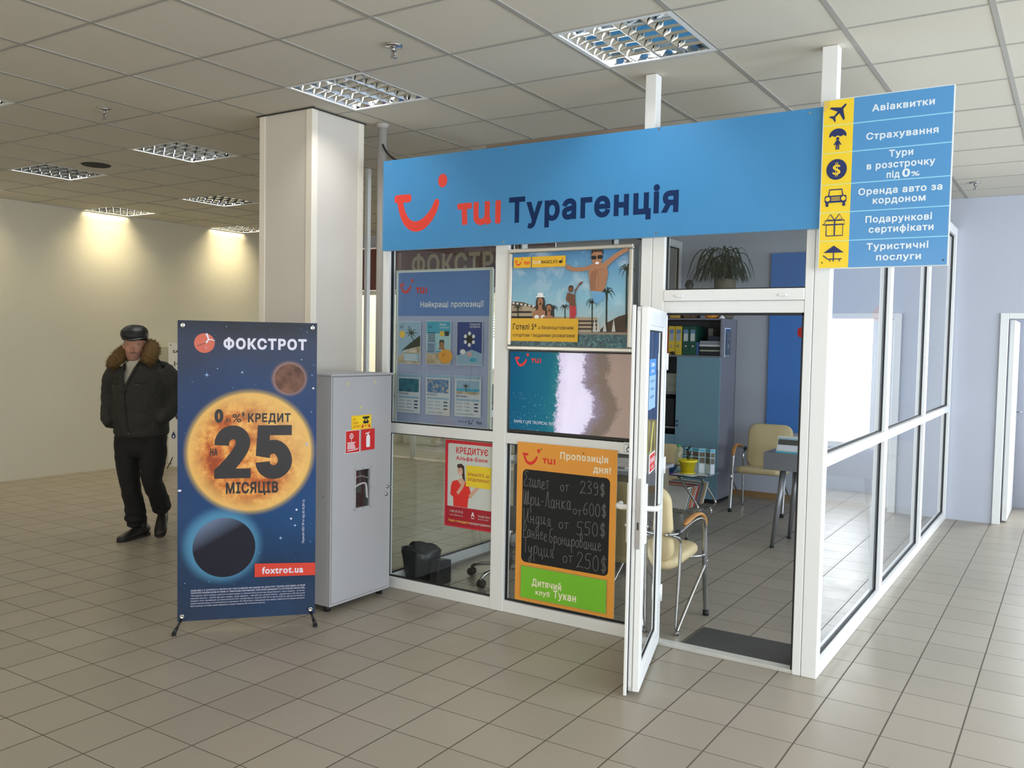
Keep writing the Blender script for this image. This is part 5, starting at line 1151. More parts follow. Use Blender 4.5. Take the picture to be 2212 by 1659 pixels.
o = el.build('elephant_figurine', loc=(-2.125,5.142,1.543)); o.rotation_euler.z = PI; o.location.y = 5.133; o.location.z = 1.5435; o.scale = (.8,.8,.8); tag(o, 'tiny dark elephant in front of the yellow binders', 'figurine')
for x,m_,w_,h_,lb in ((-2.25,(226,222,214),.05,.06,'white box on top of the cupboard, far left'),(-2.13,(214,168,74),.11,.045,'golden round tin on top of the cupboard'),(-1.97,(110,84,56),.13,.05,'brown wooden ship model base on top of the cupboard')):
    o = MB().box(-w_/2,0,0,w_/2,.10,h_,mat('ornament_%d' % m_[1], rgb(*m_),.5)).build('ornament', loc=(x,5.16,1.933), bevel=.012); tag(o, lb, 'ornament')
o = MB().lathe([(.05,0),(.07,.02),(.072,.05),(.06,.07),(0,.075)],mat('ornament_orange', rgb(232,150,60),.4),20).build('bowl', loc=(-1.735,5.20,1.933)); tag(o, 'orange round bowl on top of the cupboard', 'bowl')
o = MB().lathe([(.035,0),(.028,.012),(.008,.03),(.006,.07),(0,.072)],PWHITE,18).build('lamp_foot', loc=(-1.615,5.18,1.933)); tag(o, 'white cone shaped ornament at the right end of the cupboard top', 'ornament')
r = thing('potted_dracaena', 'spiky dracaena in a tall beige pot on top of the cupboard', 'plant', (-1.68,5.43,1.934))
MB().lathe([(.085,0),(.10,.02),(.115,.40),(.12,.42),(.105,.42),(.10,.36),(0,.36)],mat('pot_beige', rgb(112,102,88),.7),24).build('pot', r)
LEAFG = mat('leaf_dark', rgb(44,60,40),.5); random.seed(11)
b = MB()
for i in range(95):
    a = random.uniform(0,2*PI); L_ = random.uniform(.14,.36); hgt = random.uniform(.04,.30); cx,cy = random.choice(((-.05,0),(.05,.01),(.0,.05),(-.10,-.02)))
    pts = smooth([(cx,cy,.42),(cx+.35*L_*math.cos(a),cy+.35*L_*math.sin(a),.42+hgt+.04),(cx+.75*L_*math.cos(a),cy+.75*L_*math.sin(a),.42+hgt*.9),(cx+L_*math.cos(a),cy+L_*math.sin(a),.42+hgt*.2-.06)],3)
    b.tube(pts,[.008]+[.012]*4+[.009]*3+[.006,.001],LEAFG,6,flat=.2)
b.build('foliage', r); random.seed(5)
b = MB()
for cx,cy in ((-.05,0),(.05,.01),(0,.05)): b.tube([(cx*.5,cy*.5,.34),(cx,cy,.44)],.012,DKB,8)
b.build('stem', r)
o = MB(); o.lathe([(.12,0),(.13,.06),(.12,.20),(.05,.26),(.035,.33),(.05,.36),(.03,.41),(0,.42)],mat('vase_dark', rgb(52,50,50),.5),20); o = o.build('floor_vase', loc=(-2.05,5.36,1.934)); tag(o, 'dark ornamental vase on the cupboard left of the plant', 'vase')

# blue panel with a red mark on the wall
cv = Canvas(); cv.mb.box(0,0,0,1.60,.02,1.91,mat('panel_blue', rgb(74,130,208),.5)); PR_ = mat('panel_red', rgb(206,48,46),.5)
smile(cv,.300,1.068,.82,PR_)
o = cv.build('wall_panel', loc=(-1.312,YB-.028,.74)); tag(o, 'large blue wall panel with a red mark behind the cream chair', 'panel')

# grey table on splayed legs with a desk calendar
TG = mat('table_grey', rgb(122,124,130),.45); TL_ = mat('table_leg', rgb(140,142,146),.35,.6)
r = thing('table', 'grey table with splayed metal legs inside the doorway', 'table', (-0.637,3.505,0))
MB().box(0,0,.645,.95,.62,.786,TG).build('tabletop', r, bevel=.003)
for i,(x,y,tx,ty) in enumerate(((.085,.03,.15,.06),(.105,.47,.17,.40),(.86,.03,.80,.06),(.86,.47,.80,.40))):
    b = MB(); b.tube([(tx,ty,.646),((x+tx)/2,(y+ty)/2,.33),(x,y,.012)],[.024,.022,.015],TL_,14); b.lathe([(.018,0),(.018,.014),(0,.014)],FOOTB,12,c=(x,y,0)); b.build('leg', r)
r = thing('desk_calendar', 'white desk calendar with a photo strip on the grey table', 'calendar', (-0.545,3.56,.787))
b = MB(); b.prism([(0,-.03,0),(0,.10,0),(0,.03,.135)],(.23,0,0),mat('calendar_card', rgb(206,210,196),.6)); b.build('stand', r)
cv = Canvas(); cv.rect(.008,.07,.222,.115,mat('calendar_photo', rgb(92,96,92),.5,noise=(60,.3))); cv.rect(.008,.118,.222,.130,PSKY); cv.rect(0,.0,.23,.012,AQ); cv.rect(.008,.018,.222,.066,PAP)
o = cv.build('page', r); o.matrix_local = Matrix.Translation((0,-.0315,.002)) @ Matrix.Rotation(-math.atan2(.06,.135),4,'X')

# glass side table with a magazine rack
r = thing('magazine_table', 'chrome side table with a glass top and slanted magazine rack', 'table', (-1.33,3.55,0), math.radians(-4))
GT = glass_mat('table_glass', (.70,.80,.78)); b = MB(); b.box(-.31,-.20,.535,.25,.22,.545,GT); b.build('glass_top', r, bevel=.003)
for y in (-.17,.19):
    b = MB(); b.tube(smooth([(-.28,y,.012),(-.26,y,.18),(-.22,y,.24),(.05,y,.235),(.17,y,.24),(.205,y,.275),(.19,y,.32),(.05,y,.50),(.02,y,.53)],5),.010,STEEL,10); b.build('side_frame', r)
    b = MB(); b.tube(smooth([(.14,y,.235),(.17,y,.20),(.13,y,.10),(.11,y,.012)],4),.010,STEEL,10); b.lathe([(.013,0),(.013,.014),(0,.014)],FOOTB,10,c=(.11,y,0)); b.lathe([(.013,0),(.013,.014),(0,.014)],FOOTB,10,c=(-.28,y,0)); b.build('leg', r)
b = MB()
for x,z in ((-.2,.238),(0,.236),(.16,.238),(.10,.435)): b.tube([(x,-.17,z),(x,.19,z)],.006,STEEL,8)
b.tube([(-.27,.12,.535),(-.27,.12,.236)],.009,STEEL,8)
b.build('rail', r)
MC = [(196,192,186),(150,152,160),(206,120,60),(176,176,176),(190,44,40),(120,110,100),(206,206,202),(90,96,110),(170,150,120),(210,210,206)]
rz_ = math.radians(-4)
for i in range(10):
    o = MB().box(-.16,-.006,0,.15,.006,.200,mat('magazine_%d' % i, rgb(*MC[i]),.4)).build('magazine', bevel=.001)
    p = Matrix.Translation((-1.33,3.55,0)) @ Matrix.Rotation(rz_,4,'Z') @ Matrix.Translation((-.075+random.uniform(-.012,.012)+.006*i,-.135+.026*i,.247+.0035*i)) @ Matrix.Rotation(math.radians(-30),4,'X')
    o.matrix_world = p
    tag(o, ['frontmost pale magazine in the slanted rack','grey blue magazine right behind the frontmost one in the rack','orange backed magazine near the front of the rack','plain grey magazine in front of the red one in the rack','red magazine in the rack under the glass top','brownish magazine right behind the red one in the rack','white magazine in the middle rear of the rack','dark slate magazine towards the back of the rack','tan magazine, second from the back of the rack','rearmost white magazine leaning in the rack'][i], 'magazine', 'magazines in the chrome rack')
r = thing('potted_plant', 'small seedling in a bright yellow pot on the glass table', 'plant', (-1.275,3.47,.546))
YP = mat('pot_yellow', rgb(226,206,40),.35); MB().lathe([(.052,.012),(.072,.105),(.084,.105),(.084,.125),(.074,.125),(.066,.11),(0,.11)],YP,24).build('pot', r); MB().lathe([(.055,0),(.066,.004),(.070,.018),(.060,.012),(0,.012)],YP,24).build('saucer', r)
b = MB()
for i in range(14):
    a = i*2.4; z0_ = .12+.008*i; l_ = .055; b.tube(smooth([(0,0,z0_),(l_*.5*math.cos(a),l_*.5*math.sin(a),z0_+.02),(l_*math.cos(a),l_*math.sin(a),z0_+.012)],3),[.002,.008,.011,.010,.007,.004,.001],LEAFG,6,flat=.25)
b.tube([(0,0,.10),(.003,0,.235)],.004,DKB,8); b.build('foliage', r)
o = MB().lathe([(.022,0),(.030,.006),(.050,.03),(.066,.055),(.061,.055),(.045,.03),(0,.014)],mat('bowl_blue', rgb(34,78,120),.3),24).build('bowl', loc=(-1.445,3.50,.546)); tag(o, 'blue bowl on the glass table left of the yellow pot', 'bowl')
r = thing('water_bottle', 'clear plastic bottle with a green cap on the glass table', 'bottle', (-1.43,3.64,.546))
MB().lathe([(.030,0),(.034,.01),(.033,.06),(.035,.09),(.034,.15),(.024,.185),(.013,.20),(.013,.215),(0,.215)],glass_mat('bottle_plastic',(.86,.92,.92)),20).build('body', r); MB().lathe([(.015,.205),(.015,.226),(0,.227)],mat('cap_green', rgb(60,160,90),.4),14).build('cap', r)
r = thing('folding_leaflet', 'zigzag folded photo leaflet standing behind the yellow pot', 'leaflet', (-1.345,3.585,.546))
LP = mat('leaflet_photos', rgb(118,106,92),.45,noise=(34,.35)); b = MB(); zz = [(0,0),(.055,.022),(.125,0),(.175,.022),(.23,-.004),(.262,.022)]
for i in range(5):
    (x0_,y0_),(x1_,y1_) = zz[i],zz[i+1]; b.add([(x0_,y0_,0),(x1_,y1_,0),(x1_,y1_,.215),(x0_,y0_,.215)],[(0,1,2,3)],mat('leaflet_frame', rgb(168,200,214),.45))
    d_ = Vector((x1_-x0_,y1_-y0_,0)); n_ = Vector((d_.y,-d_.x,0)).normalized()*.001
    for za,zb,m_ in ((.088,.135,LP),(.143,.182,LP),(.190,.208,AQ),(.004,.080,PAP)): b.add([Vector((x0_,y0_,za))+d_*.1+n_,Vector((x0_,y0_,za))+d_*.9+n_,Vector((x0_,y0_,zb))+d_*.9+n_,Vector((x0_,y0_,zb))+d_*.1+n_],[(0,1,2,3)],m_)
b.build('sheet', r)
for i,(x,y,a,c_) in enumerate(((-1.38,3.40,.3,(90,70,140)),(-1.26,3.41,-.2,(206,206,210)),(-1.20,3.44,.5,(180,190,190)))):
    o = MB().box(-.10,-.07,0,.10,.07,.003,mat('brochure_%d' % i, rgb(*c_),.4)).build('brochure', loc=(x,y-.012*0,.5462+.0035*i), rot=(0,0,a)); tag(o, ['violet brochure lying at the front of the glass table','white brochure lying under the yellow pot\'s front edge','pale grey brochure hanging at the right of the glass top'][i], 'brochure')

# doormat
o = MB().box(0,0,0,.62,.345,.010,mat('mat_charcoal', rgb(72,71,69),.95,noise=(220,.7),bump=(300,.6))).build('doormat', loc=(-.268,.866,0), bevel=.003); tag(o, 'charcoal doormat just inside the open kiosk door', 'mat')

# desk, office chair, waste bin and box seen through the front panes
DK = mat('desk_beige', rgb(120,112,94),.6); DT = mat('desk_top', rgb(150,152,156),.35)
r = thing('office_desk', 'beige fronted office desk behind the orange offer board', 'desk', (-2.28,1.98,0))
MB().box(0,0,.72,1.22,.66,.745,DT).build('worktop', r, bevel=.003); MB().box(.36,.03,.10,1.19,.05,.72,DK).build('modesty_panel', r); MB().box(1.17,.05,.0,1.195,.62,.72,DK).build('side_panel', r)
for y in (.05,.60):
    b = MB(); b.tube([(.05,y,.72),(.05,y,.03)],.018,STEEL,12); b.build('leg', r)
b = MB(); b.tube(smooth([(.05,.05,.03),(.05,.30,.02),(.05,.60,.03)],4),.016,STEEL,10); b.tube([(.05,.05,.035),(.28,.03,.012)],.014,STEEL,10); b.build('foot_rail', r)
for i,(x,y,a) in enumerate(((-1.22,2.16,.2),(-1.24,2.20,-.3),(-1.23,2.15,.1))):
    o = MB().box(-.105,-.148,0,.105,.148,.012+.006*i,mat('desk_paper_%d' % i, rgb(206+8*i,210,206),.6)).build('paper_stack', loc=(x,y,.745+.0005),rot=(0,0,a)); o.location.z = .7455+sum((.0,.0125,.031)[:0])+(.0,.0125,.031)[i]
    tag(o, ['lowest paper stack on the desk behind the door handle','tilted paper stack on the desk','topmost paper stack on the desk'][i], 'papers')
r = thing('desk_monitor', 'dark flat monitor on the desk behind the screen', 'monitor', (-1.55,2.35,.745)); MB().box(-.22,-.015,.08,.22,.015,.36,FOOTB).build('panel', r, bevel=.004); MB().box(-.02,.0,.0,.02,.03,.09,FOOTB).build('neck', r); MB().box(-.10,-.06,0,.10,.09,.008,FOOTB).build('base', r)
r = thing('office_chair', 'crimson backed office chair on chrome castors behind the glass', 'chair', (-1.757,1.407,0), math.radians(10))
CRI = mat('chair_crimson', rgb(126,24,52),.7); GF = mat('chair_greyfabric', rgb(70,70,70),.8)
a0 = math.atan2(1.133-1.407,-1.793+1.757)-math.radians(10)
for i in range(5):
    a = a0-2*PI/5*i; c_, s_ = math.cos(a), math.sin(a)
    b = MB(); b.tube(smooth([(0.03*c_,.03*s_,.105),(.15*c_,.15*s_,.102),(.25*c_,.25*s_,.085),(.28*c_,.28*s_,.062)],4),.014,STEEL,10); sp_ = b.build('base_arm', r)
    b = MB(); P0 = Vector((.28*c_,.28*s_,.030)); t_ = Vector((-s_,c_,0))
    for q in (-1,1): b.tube([P0+t_*.004*q,P0+t_*.020*q],.028,FOOTB,16)
    b.tube([(.28*c_,.28*s_,.066),(.28*c_,.28*s_,.035)],.008,STEEL,8); b.build('castor', sp_)
MB().tube([(0,0,.09),(0,0,.24)],.028,FOOTB,14).build('column', r); MB().tube([(0,0,.24),(0,0,.40)],.016,STEEL,14).build('gas_lift', r)
s = cushion(.46,.46,.08,.10,GF); s.v = [(x,y,z+.40) for x,y,z in s.v]; s.build('seat', r)
s = cushion(.42,.52,.07,.12,CRI); M = Matrix.Translation((.19,.0,.80)) @ Matrix.Rotation(PI/2,4,'Z') @ Matrix.Rotation(math.radians(84),4,'X'); s.v = [tuple(M @ Vector(v)) for v in s.v]; s.build('backrest', r)
MB().tube(smooth([(.02,0,.39),(.20,0,.40),(.255,0,.50),(.25,0,.72)],4),.014,FOOTB,8).build('back_support', r)
r = thing('waste_bin', 'black waste bin lined with a crumpled black bag', 'bin', (-2.255,1.06,0))
MB().lathe([(.085,0),(.10,.01),(.115,.16),(.118,.20),(.112,.20),(.10,.02),(0,.02)],mat('bin_black', rgb(36,37,39),.5),24).build('body', r)
b = MB(); n = 40; prof = [(.112,.06,0),(.128,.155,.008),(.132,.205,.012),(.118,.232,.016),(.09,.21,.012),(.06,.15,.01)]
vs = []; random.seed(3)
for rr_,z_,j_ in prof:
    for k_ in range(n):
        w_ = 2*PI*k_/n; q = rr_+j_*math.sin(5*w_+z_*30)+random.uniform(-j_,j_)*.4; vs.append((q*math.cos(w_),q*math.sin(w_),z_+.5*j_*math.sin(3*w_+1)+random.uniform(-j_,j_)*.3))
b.add(vs,[(i*n+k_,i*n+(k_+1) % n,(i+1)*n+(k_+1) % n,(i+1)*n+k_) for i in range(len(prof)-1) for k_ in range(n)],mat('bag_black', rgb(28,28,30),.35),True); b.build('liner_bag', r)
o = MB().prism([(0,0,0),(.0,.16,0),(.0,.16,.155),(.0,.03,.175)],(.072,0,0),mat('box_black', rgb(30,31,33),.5)).build('power_supply', loc=(-2.120,.975,0), bevel=.006); tag(o, 'black plastic power unit on the floor beside the waste bin', 'power unit')
# ------------------------------------------------------------------ the man in the dark winter jacket
from mathutils import noise as mno
from mathutils.bvhtree import BVHTree
man = thing('person', 'man in flat black cap and fur collared dark jacket walking by the banner', 'person', (-4.839,0.641,0), math.radians(32.7))
def loft(rings, n=24):
    """closed skin through rings (centre, rx, ry[, axis]); the ring plane is square to the axis"""
    vs = []; N = len(rings)
    for i,rg in enumerate(rings):
        c = Vector(rg[0]); rx, ry = rg[1], rg[2]
        if len(rg) > 3: t = Vector(rg[3]).normalized()
        else: t = (Vector(rings[min(i+1,N-1)][0])-Vector(rings[max(i-1,0)][0])).normalized()
        a = Vector((1,0,0)); a = (a-t*a.dot(t)); 
        if a.length < .2: a = Vector((0,1,0)); a = a-t*a.dot(t)
        a.normalize(); b = t.cross(a)
        for k_ in range(n):
            w_ = 2*PI*k_/n; vs.append(c+a*rx*math.cos(w_)+b*ry*math.sin(w_))
    fs = [(i*n+k_,i*n+(k_+1) % n,(i+1)*n+(k_+1) % n,(i+1)*n+k_) for i in range(N-1) for k_ in range(n)]+[tuple(range(n-1,-1,-1)),tuple(range((N-1)*n,N*n))]
    return vs, fs
def dense(rings, k_=3):
    """more rings in between, smoothly"""
    out = []; N = len(rings)
    F = [Vector((*r_[0],)) for r_ in rings]; pts = smooth(F, k_)
    for i in range(len(pts)):
        t = i/k_; j = min(int(t), N-2); f = t-j
        f2 = f
        out.append((pts[i], rings[j][1]*(1-f2)+rings[j+1][1]*f2, rings[j][2]*(1-f2)+rings[j+1][2]*f2))
    return out
def fuse(name, lofts, m, voxel, parent, sm=6, wr=None):
    """one continuous skin from overlapping lofts"""
    b = MB()
    for vs, fs in lofts: b.add(vs, fs, m, True)
    o = b.build(name)
    md = o.modifiers.new('r','REMESH'); md.mode = 'VOXEL'; md.voxel_size = voxel
    s_ = o.modifiers.new('s','SMOOTH'); s_.iterations = sm; s_.factor = 0.5
    bpy.context.view_layer.update()
    me = bpy.data.meshes.new_from_object(o.evaluated_get(bpy.context.evaluated_depsgraph_get()))
    old = o.data; o.modifiers.clear(); o.data = me; bpy.data.meshes.remove(old); me.name = name
    if wr:
        no = [v.normal.copy() for v in me.vertices]
        for v, n_ in zip(me.vertices, no): v.co += n_*wr(v.co)
    me.polygons.foreach_set('use_smooth',[True]*len(me.polygons)); me.materials.clear(); me.materials.append(m)
    o.parent = parent
    return o
JM = mat('jacket_cloth', rgb(42,40,35), 0.75, noise=(12,0.75), bump=(500,.25)); TM = mat('trouser_cloth', rgb(19,19,21), 0.85, noise=(10,0.7)); SK_ = mat('man_skin', rgb(188,134,112), 0.55)
SHO = mat('shoe_leather', rgb(30,28,28), 0.45); CAPM = mat('cap_leather', rgb(16,16,18), 0.5); KN = mat('sweater_knit', rgb(188,184,172), 0.9, bump=(300,.4)); FURM = mat('fur_brown', rgb(124,94,52), 0.9, noise=(45,.45)); HAIRM = mat('hair_grey', rgb(140,128,116), 0.8)
# bare body underneath: trunk, legs, arms with hands (in the pockets), neck and head
hx = -0.018
head = loft([((hx-.004,-.062,1.442),.030,.030,(0,0,1)),((hx-.003,-.052,1.452),.046,.050,(0,0,1)),((hx-.002,-.036,1.475),.060,.072,(0,0,1)),((hx,-.022,1.505),.069,.090,(0,0,1)),((hx,-.012,1.54),.0745,.099,(0,0,1)),((hx,-.004,1.575),.077,.104,(0,0,1)),((hx,.002,1.61),.078,.106,(0,0,1)),((hx,.006,1.645),.074,.101,(0,0,1)),((hx,.01,1.675),.060,.083,(0,0,1)),((hx,.012,1.697),.034,.048,(0,0,1))],28)
nx = hx-.004
HR_ = Matrix.Translation((hx,.01,0)) @ Matrix.Rotation(math.radians(16),4,'Z') @ Matrix.Translation((-hx,-.01,0)); HI_ = HR_.inverted()
def turn(l): return ([HR_ @ v for v in l[0]], l[1])
L_body = [turn(head),
  loft(dense([((0,.02,1.33),.09,.08),((-.005,.02,1.40),.062,.062),((-.012,.012,1.46),.058,.062),((hx,.005,1.50),.058,.066)])),
  loft(dense([((.03,.01,.80),.165,.115),((.03,.0,.95),.15,.11),((.03,.0,1.10),.165,.12),((.03,.0,1.25),.18,.12),((.025,.01,1.36),.16,.09),((.01,.015,1.42),.06,.06)])),
  loft(dense([((-.07,.005,.84),.085,.085),((-.075,.0,.62),.075,.078),((-.055,-.005,.46),.055,.058),((-.046,.05,.28),.052,.055),((-.05,.088,.10),.034,.038)])),
  loft(dense([((.125,.005,.84),.085,.085),((.128,-.015,.64),.075,.078),((.12,-.03,.49),.055,.058),((.13,.05,.36),.05,.053),((.132,.15,.22),.034,.038)])),
  loft(dense([((-.05,.11,.07),.034,.03),((-.06,.03,.045),.036,.026),((-.085,-.09,.03),.038,.018)])), loft(dense([((.132,.17,.17),.034,.03),((.145,.12,.10),.036,.026),((.16,.05,.045),.036,.018)]))]
L_body += [turn(q) for q in [
  # nose, brow ridge, ears, lips, chin
  loft([((nx,-.098,1.562),.008,.008),((nx-.001,-.108,1.548),.010,.010),((nx-.002,-.120,1.532),.013,.012),((nx-.002,-.116,1.520),.014,.010),((nx-.002,-.100,1.517),.010,.008)],12),
  loft(dense([((hx-.055,-.074,1.576),.008,.008),((hx-.035,-.094,1.580),.010,.009),((hx-.010,-.101,1.574),.009,.008),((hx+.018,-.096,1.580),.010,.009),((hx+.042,-.078,1.576),.008,.008)],2),12),
  loft([((hx-.030,-.086,1.506),.007,.008),((hx-.010,-.105,1.507),.009,.009),((hx+.012,-.098,1.506),.009,.008),((hx+.026,-.084,1.504),.006,.006)],12),
  loft([((hx-.004,-.088,1.462),.020,.014,(0,0,1)),((hx-.004,-.090,1.474),.020,.014,(0,0,1))],12),
  loft([((hx-.050,-.062,1.535),.014,.014,(0,0,1)),((hx-.050,-.066,1.552),.016,.012,(0,0,1))],12), loft([((hx+.042,-.064,1.535),.014,.014,(0,0,1)),((hx+.042,-.068,1.552),.016,.012,(0,0,1))],12)]]
for s_ in (-1,1):
    e0 = hx+s_*.078
    L_body.append(turn(loft([((e0,.012,1.522),.006,.010,(0,0,1)),((e0+s_*.006,.016,1.535),.008,.015,(0,0,1)),((e0+s_*.010,.018,1.553),.009,.019,(0,0,1)),((e0+s_*.010,.018,1.568),.008,.018,(0,0,1)),((e0+s_*.004,.016,1.578),.006,.010,(0,0,1))],12)))
arms = (((-.165,.015,1.365),(-.228,.045,1.15),(-.205,.000,1.00),(-.140,-.005,.950)),((.215,.015,1.365),(.272,.05,1.15),(.252,.005,1.03),(.185,-.005,.970)))
for sh,el,fo,wr_ in arms:
    L_body.append(loft(dense([(sh,.055,.055),((Vector(sh)+Vector(el))/2,.046,.046),(el,.040,.040),(fo,.036,.036),(wr_,.027,.022)])))
    d_ = (Vector(wr_)-Vector(fo)).normalized(); sx = -1 if sh[0] < 0 else 1; side = Vector((0,0,1)).cross(d_).normalized()*-sx
    W0 = Vector(wr_); upv = d_.cross(side)
    L_body.append(loft([(W0-d_*.01,.022,.020),(W0+d_*.03,.034,.018),(W0+d_*.075,.038,.016),(W0+d_*.085,.034,.014)],14))
    for q,(off,ln_) in enumerate(((-.027,.062),(-.009,.075),(.009,.070),(.026,.055))):
        A = W0+d_*.078+side*off; L_body.append(loft([(A,.0095,.0095),(A+d_*ln_*.5-upv*.004,.009,.009),(A+d_*ln_*.85-upv*.016,.008,.008),(A+d_*ln_-upv*.024,.006,.006)],10))
    A = W0+d_*.025-side*.030; L_body.append(loft([(A,.012,.011),(A+d_*.028-side*.018,.0105,.010),(A+d_*.058-side*.022,.008,.008)],10))
body = fuse('body', L_body, SK_, .0055, man, 3)
LIP = mat('man_lips', rgb(142,86,78), .5); STB = mat('man_stubble', rgb(160,118,102), .7); MOU = mat('man_moustache', rgb(124,104,92), .8)
for mm in (LIP,STB,MOU): body.data.materials.append(mm)
for p_ in body.data.polygons:
    c = HI_ @ p_.center; jt = .004*mno.noise(c*60)
    if c.z > 1.43 and c.y < -.05:
        dx = abs(c.x-nx)
        if dx < .021-(abs(c.z-1.5025)*2) and 1.4985 < c.z < 1.5065: p_.material_index = 1
        elif dx < .030+jt and 1.5065 <= c.z < 1.5165+jt-dx*.15: p_.material_index = 3
        elif c.z < 1.507+jt*2+dx*.25: p_.material_index = 2
for s_ in (-1,1):
    ex = nx+.002+s_*.029
    b = MB(); b.lathe([(0,-.0085),(.006,-.006),(.0085,0),(.006,.006),(0,.0085)],mat('eye_white', rgb(206,200,194),.3),12); b.lathe([(0,-.0092),(.0036,-.0084),(.0042,-.0070)],BLACK,10)
    M = Matrix.Rotation(PI/2,4,'X'); b.v = [tuple(Matrix.Rotation(-PI/2,4,'X') @ Vector(v)) for v in b.v]
    b.v = [tuple(HR_ @ (Vector(v)+Vector((ex,-.086,1.560)))) for v in b.v]; b.build('eye', man)
    b = MB(); b.tube(smooth([(ex-.016,-.090,1.572),(ex,-.097,1.578),(ex+.016,-.090,1.573)],3),.004,MOU,8); b.v = [tuple(HR_ @ Vector(v)) for v in b.v]; b.build('eyebrow', man)
# hair at the temples and nape
hl = []
for s_ in (-1,1): hl.append(loft(dense([((hx+s_*.070,-.025,1.600),.012,.022,(0,0,1)),((hx+s_*.076,-.005,1.575),.009,.022,(0,0,1)),((hx+s_*.073,.002,1.555),.006,.012,(0,0,1))]),14))
hl.append(loft([((hx,.075,1.52),.05,.03,(0,0,1)),((hx,.082,1.57),.068,.032,(0,0,1)),((hx,.084,1.61),.070,.034,(0,0,1))],16))
fuse('hair', [turn(q) for q in hl], HAIRM, .006, man, 2)
# sweater, trousers, shoes
sw = fuse('sweater', [loft(dense([((.03,-.006,.90),.170,.130),((.03,-.008,1.10),.180,.136),((.03,-.008,1.25),.192,.134),((.025,.002,1.36),.165,.102),((.005,.000,1.42),.105,.088),((-.010,.000,1.456),.078,.080)]))], KN, .009, man, 4)
def crease(c):
    low = max(0.0, 0.30-c.z)/.30
    return .008*mno.noise(Vector((c.x*9,c.y*9,c.z*16)))+low*.010*math.sin(c.z*95+c.x*9)
tro = fuse('trousers', [loft(dense([((.03,0,.93),.175,.125),((.03,.0,.86),.190,.135),((.03,.005,.76),.185,.130),((.03,.01,.68),.12,.10)])),
  loft(dense([((-.070,.0,.84),.105,.118),((-.078,.0,.66),.098,.108),((-.060,-.005,.47),.080,.088),((-.045,.04,.29),.075,.082),((-.046,.075,.17),.082,.090),((-.048,.088,.105),.074,.085)])),
  loft(dense([((.130,.0,.84),.105,.118),((.135,-.015,.66),.098,.108),((.128,-.03,.50),.080,.088),((.140,.05,.365),.072,.080),((.142,.125,.265),.075,.085),((.142,.150,.215),.066,.078)]))], TM, .009, man, 4, crease)
def shoe(heel, toe, lift):
    h_ = Vector(heel); t_ = Vector(toe); d_ = (t_-h_); 
    R = []
    for f,rx,rz,zc in ((-.02,.020,.030,.040),(.02,.034,.044,.048),(.15,.040,.050,.054),(.35,.041,.048,.052),(.55,.046,.036,.040),(.78,.048,.028,.032),(.94,.040,.022,.027),(1.02,.020,.012,.020)):
        c = h_+d_*f; c.z += zc; R.append((c,rx,rz))
    return loft(dense(R,2),18)
for s_i,(a_,b_) in enumerate((((.012,.165,0),(-.088,-.135,0)),((.118,.235,.135),(.170,.02,.012)))):
    s1_ = fuse('shoe', [shoe(a_,b_,0), loft([((Vector(a_)+(Vector(b_)-Vector(a_))*.2)+Vector((0,0,.08)),.040,.044,(0,0,1)),((Vector(a_)+(Vector(b_)-Vector(a_))*.2)+Vector((0,.004,.135)),.040,.044,(0,0,1))],16)], SHO, .006, man, 3)
    h_ = Vector(a_); d_ = Vector(b_)-h_; sd = Vector((-d_.y,d_.x,0)).normalized(); out = []
    for f,w_ in ((-.03,.018),(.0,.032),(.15,.040),(.4,.038),(.6,.046),(.8,.047),(.95,.038),(1.03,.018)): out.append((f,w_))
    pts = [h_+d_*f+sd*w_ for f,w_ in out]+[h_+d_*f-sd*w_ for f,w_ in reversed(out)]
    MB().prism(pts,(0,0,.020),mat('shoe_sole', rgb(34,32,28),.7)).build('sole', s1_)
# jacket with its open neck
def puff(c): return .007*mno.noise(Vector((c.x*11,c.y*11,c.z*15)))+.003*mno.noise(c*40)
jl = [loft(dense([((.032,.0,.848),.190,.140),((.034,-.002,.875),.212,.158),((.034,-.004,.95),.218,.166),((.032,-.006,1.10),.214,.168),((.030,-.006,1.25),.222,.164),((.028,.0,1.345),.216,.142),((.022,.010,1.41),.160,.112),((.006,.016,1.455),.098,.092),((-.004,.018,1.475),.085,.085)]))]
jl.append(loft(dense([((-.150,.015,1.365),.080,.085),((-.200,.02,1.30),.082,.086),((-.232,.048,1.165),.076,.080),((-.222,.0,1.06),.066,.070),((-.200,-.060,.985),.060,.064),((-.158,-.100,.94),.050,.052)])))
jl.append(loft(dense([((.205,.015,1.365),.080,.085),((.254,.02,1.30),.082,.086),((.282,.050,1.16),.076,.080),((.268,.0,1.075),.068,.070),((.240,-.060,1.01),.060,.064),((.190,-.100,.965),.050,.052)])))
jk = fuse('jacket', jl, JM, .0085, man, 4, puff)
VT, VL, VR, VB = 1.475, -.078, .056, Vector((-.036,0,1.222))
def in_v(x, z):
    if z < VB.z: return False
    f = (z-VB.z)/(VT-.02-VB.z); return VB.x+(VL-VB.x)*f < x < VB.x+(VR-VB.x)*f
bm = bmesh.new(); bm.from_mesh(jk.data)
bmesh.ops.delete(bm, geom=[f for f in bm.faces if f.calc_center_median().y < -.02 and in_v(f.calc_center_median().x, f.calc_center_median().z)], context='FACES')
bm.to_mesh(jk.data); bvh = BVHTree.FromBMesh(bm); bm.free()
def front(x, z, off=.003):
    h_ = bvh.ray_cast(Vector((x,-1,z)), Vector((0,1,0)))
    return Vector((x,(h_[0].y if h_[0] else -.15)-off,z))
JD = mat('jacket_trim', rgb(36,35,31),.7); MET = mat('zip_metal', rgb(170,170,168),.3,.9)
def strip(name, pts, r_, m, flat=.5, parent=jk): return MB().tube([front(x,z,.002) for x,z in pts], r_, m, 8, flat=flat).build(name, parent)
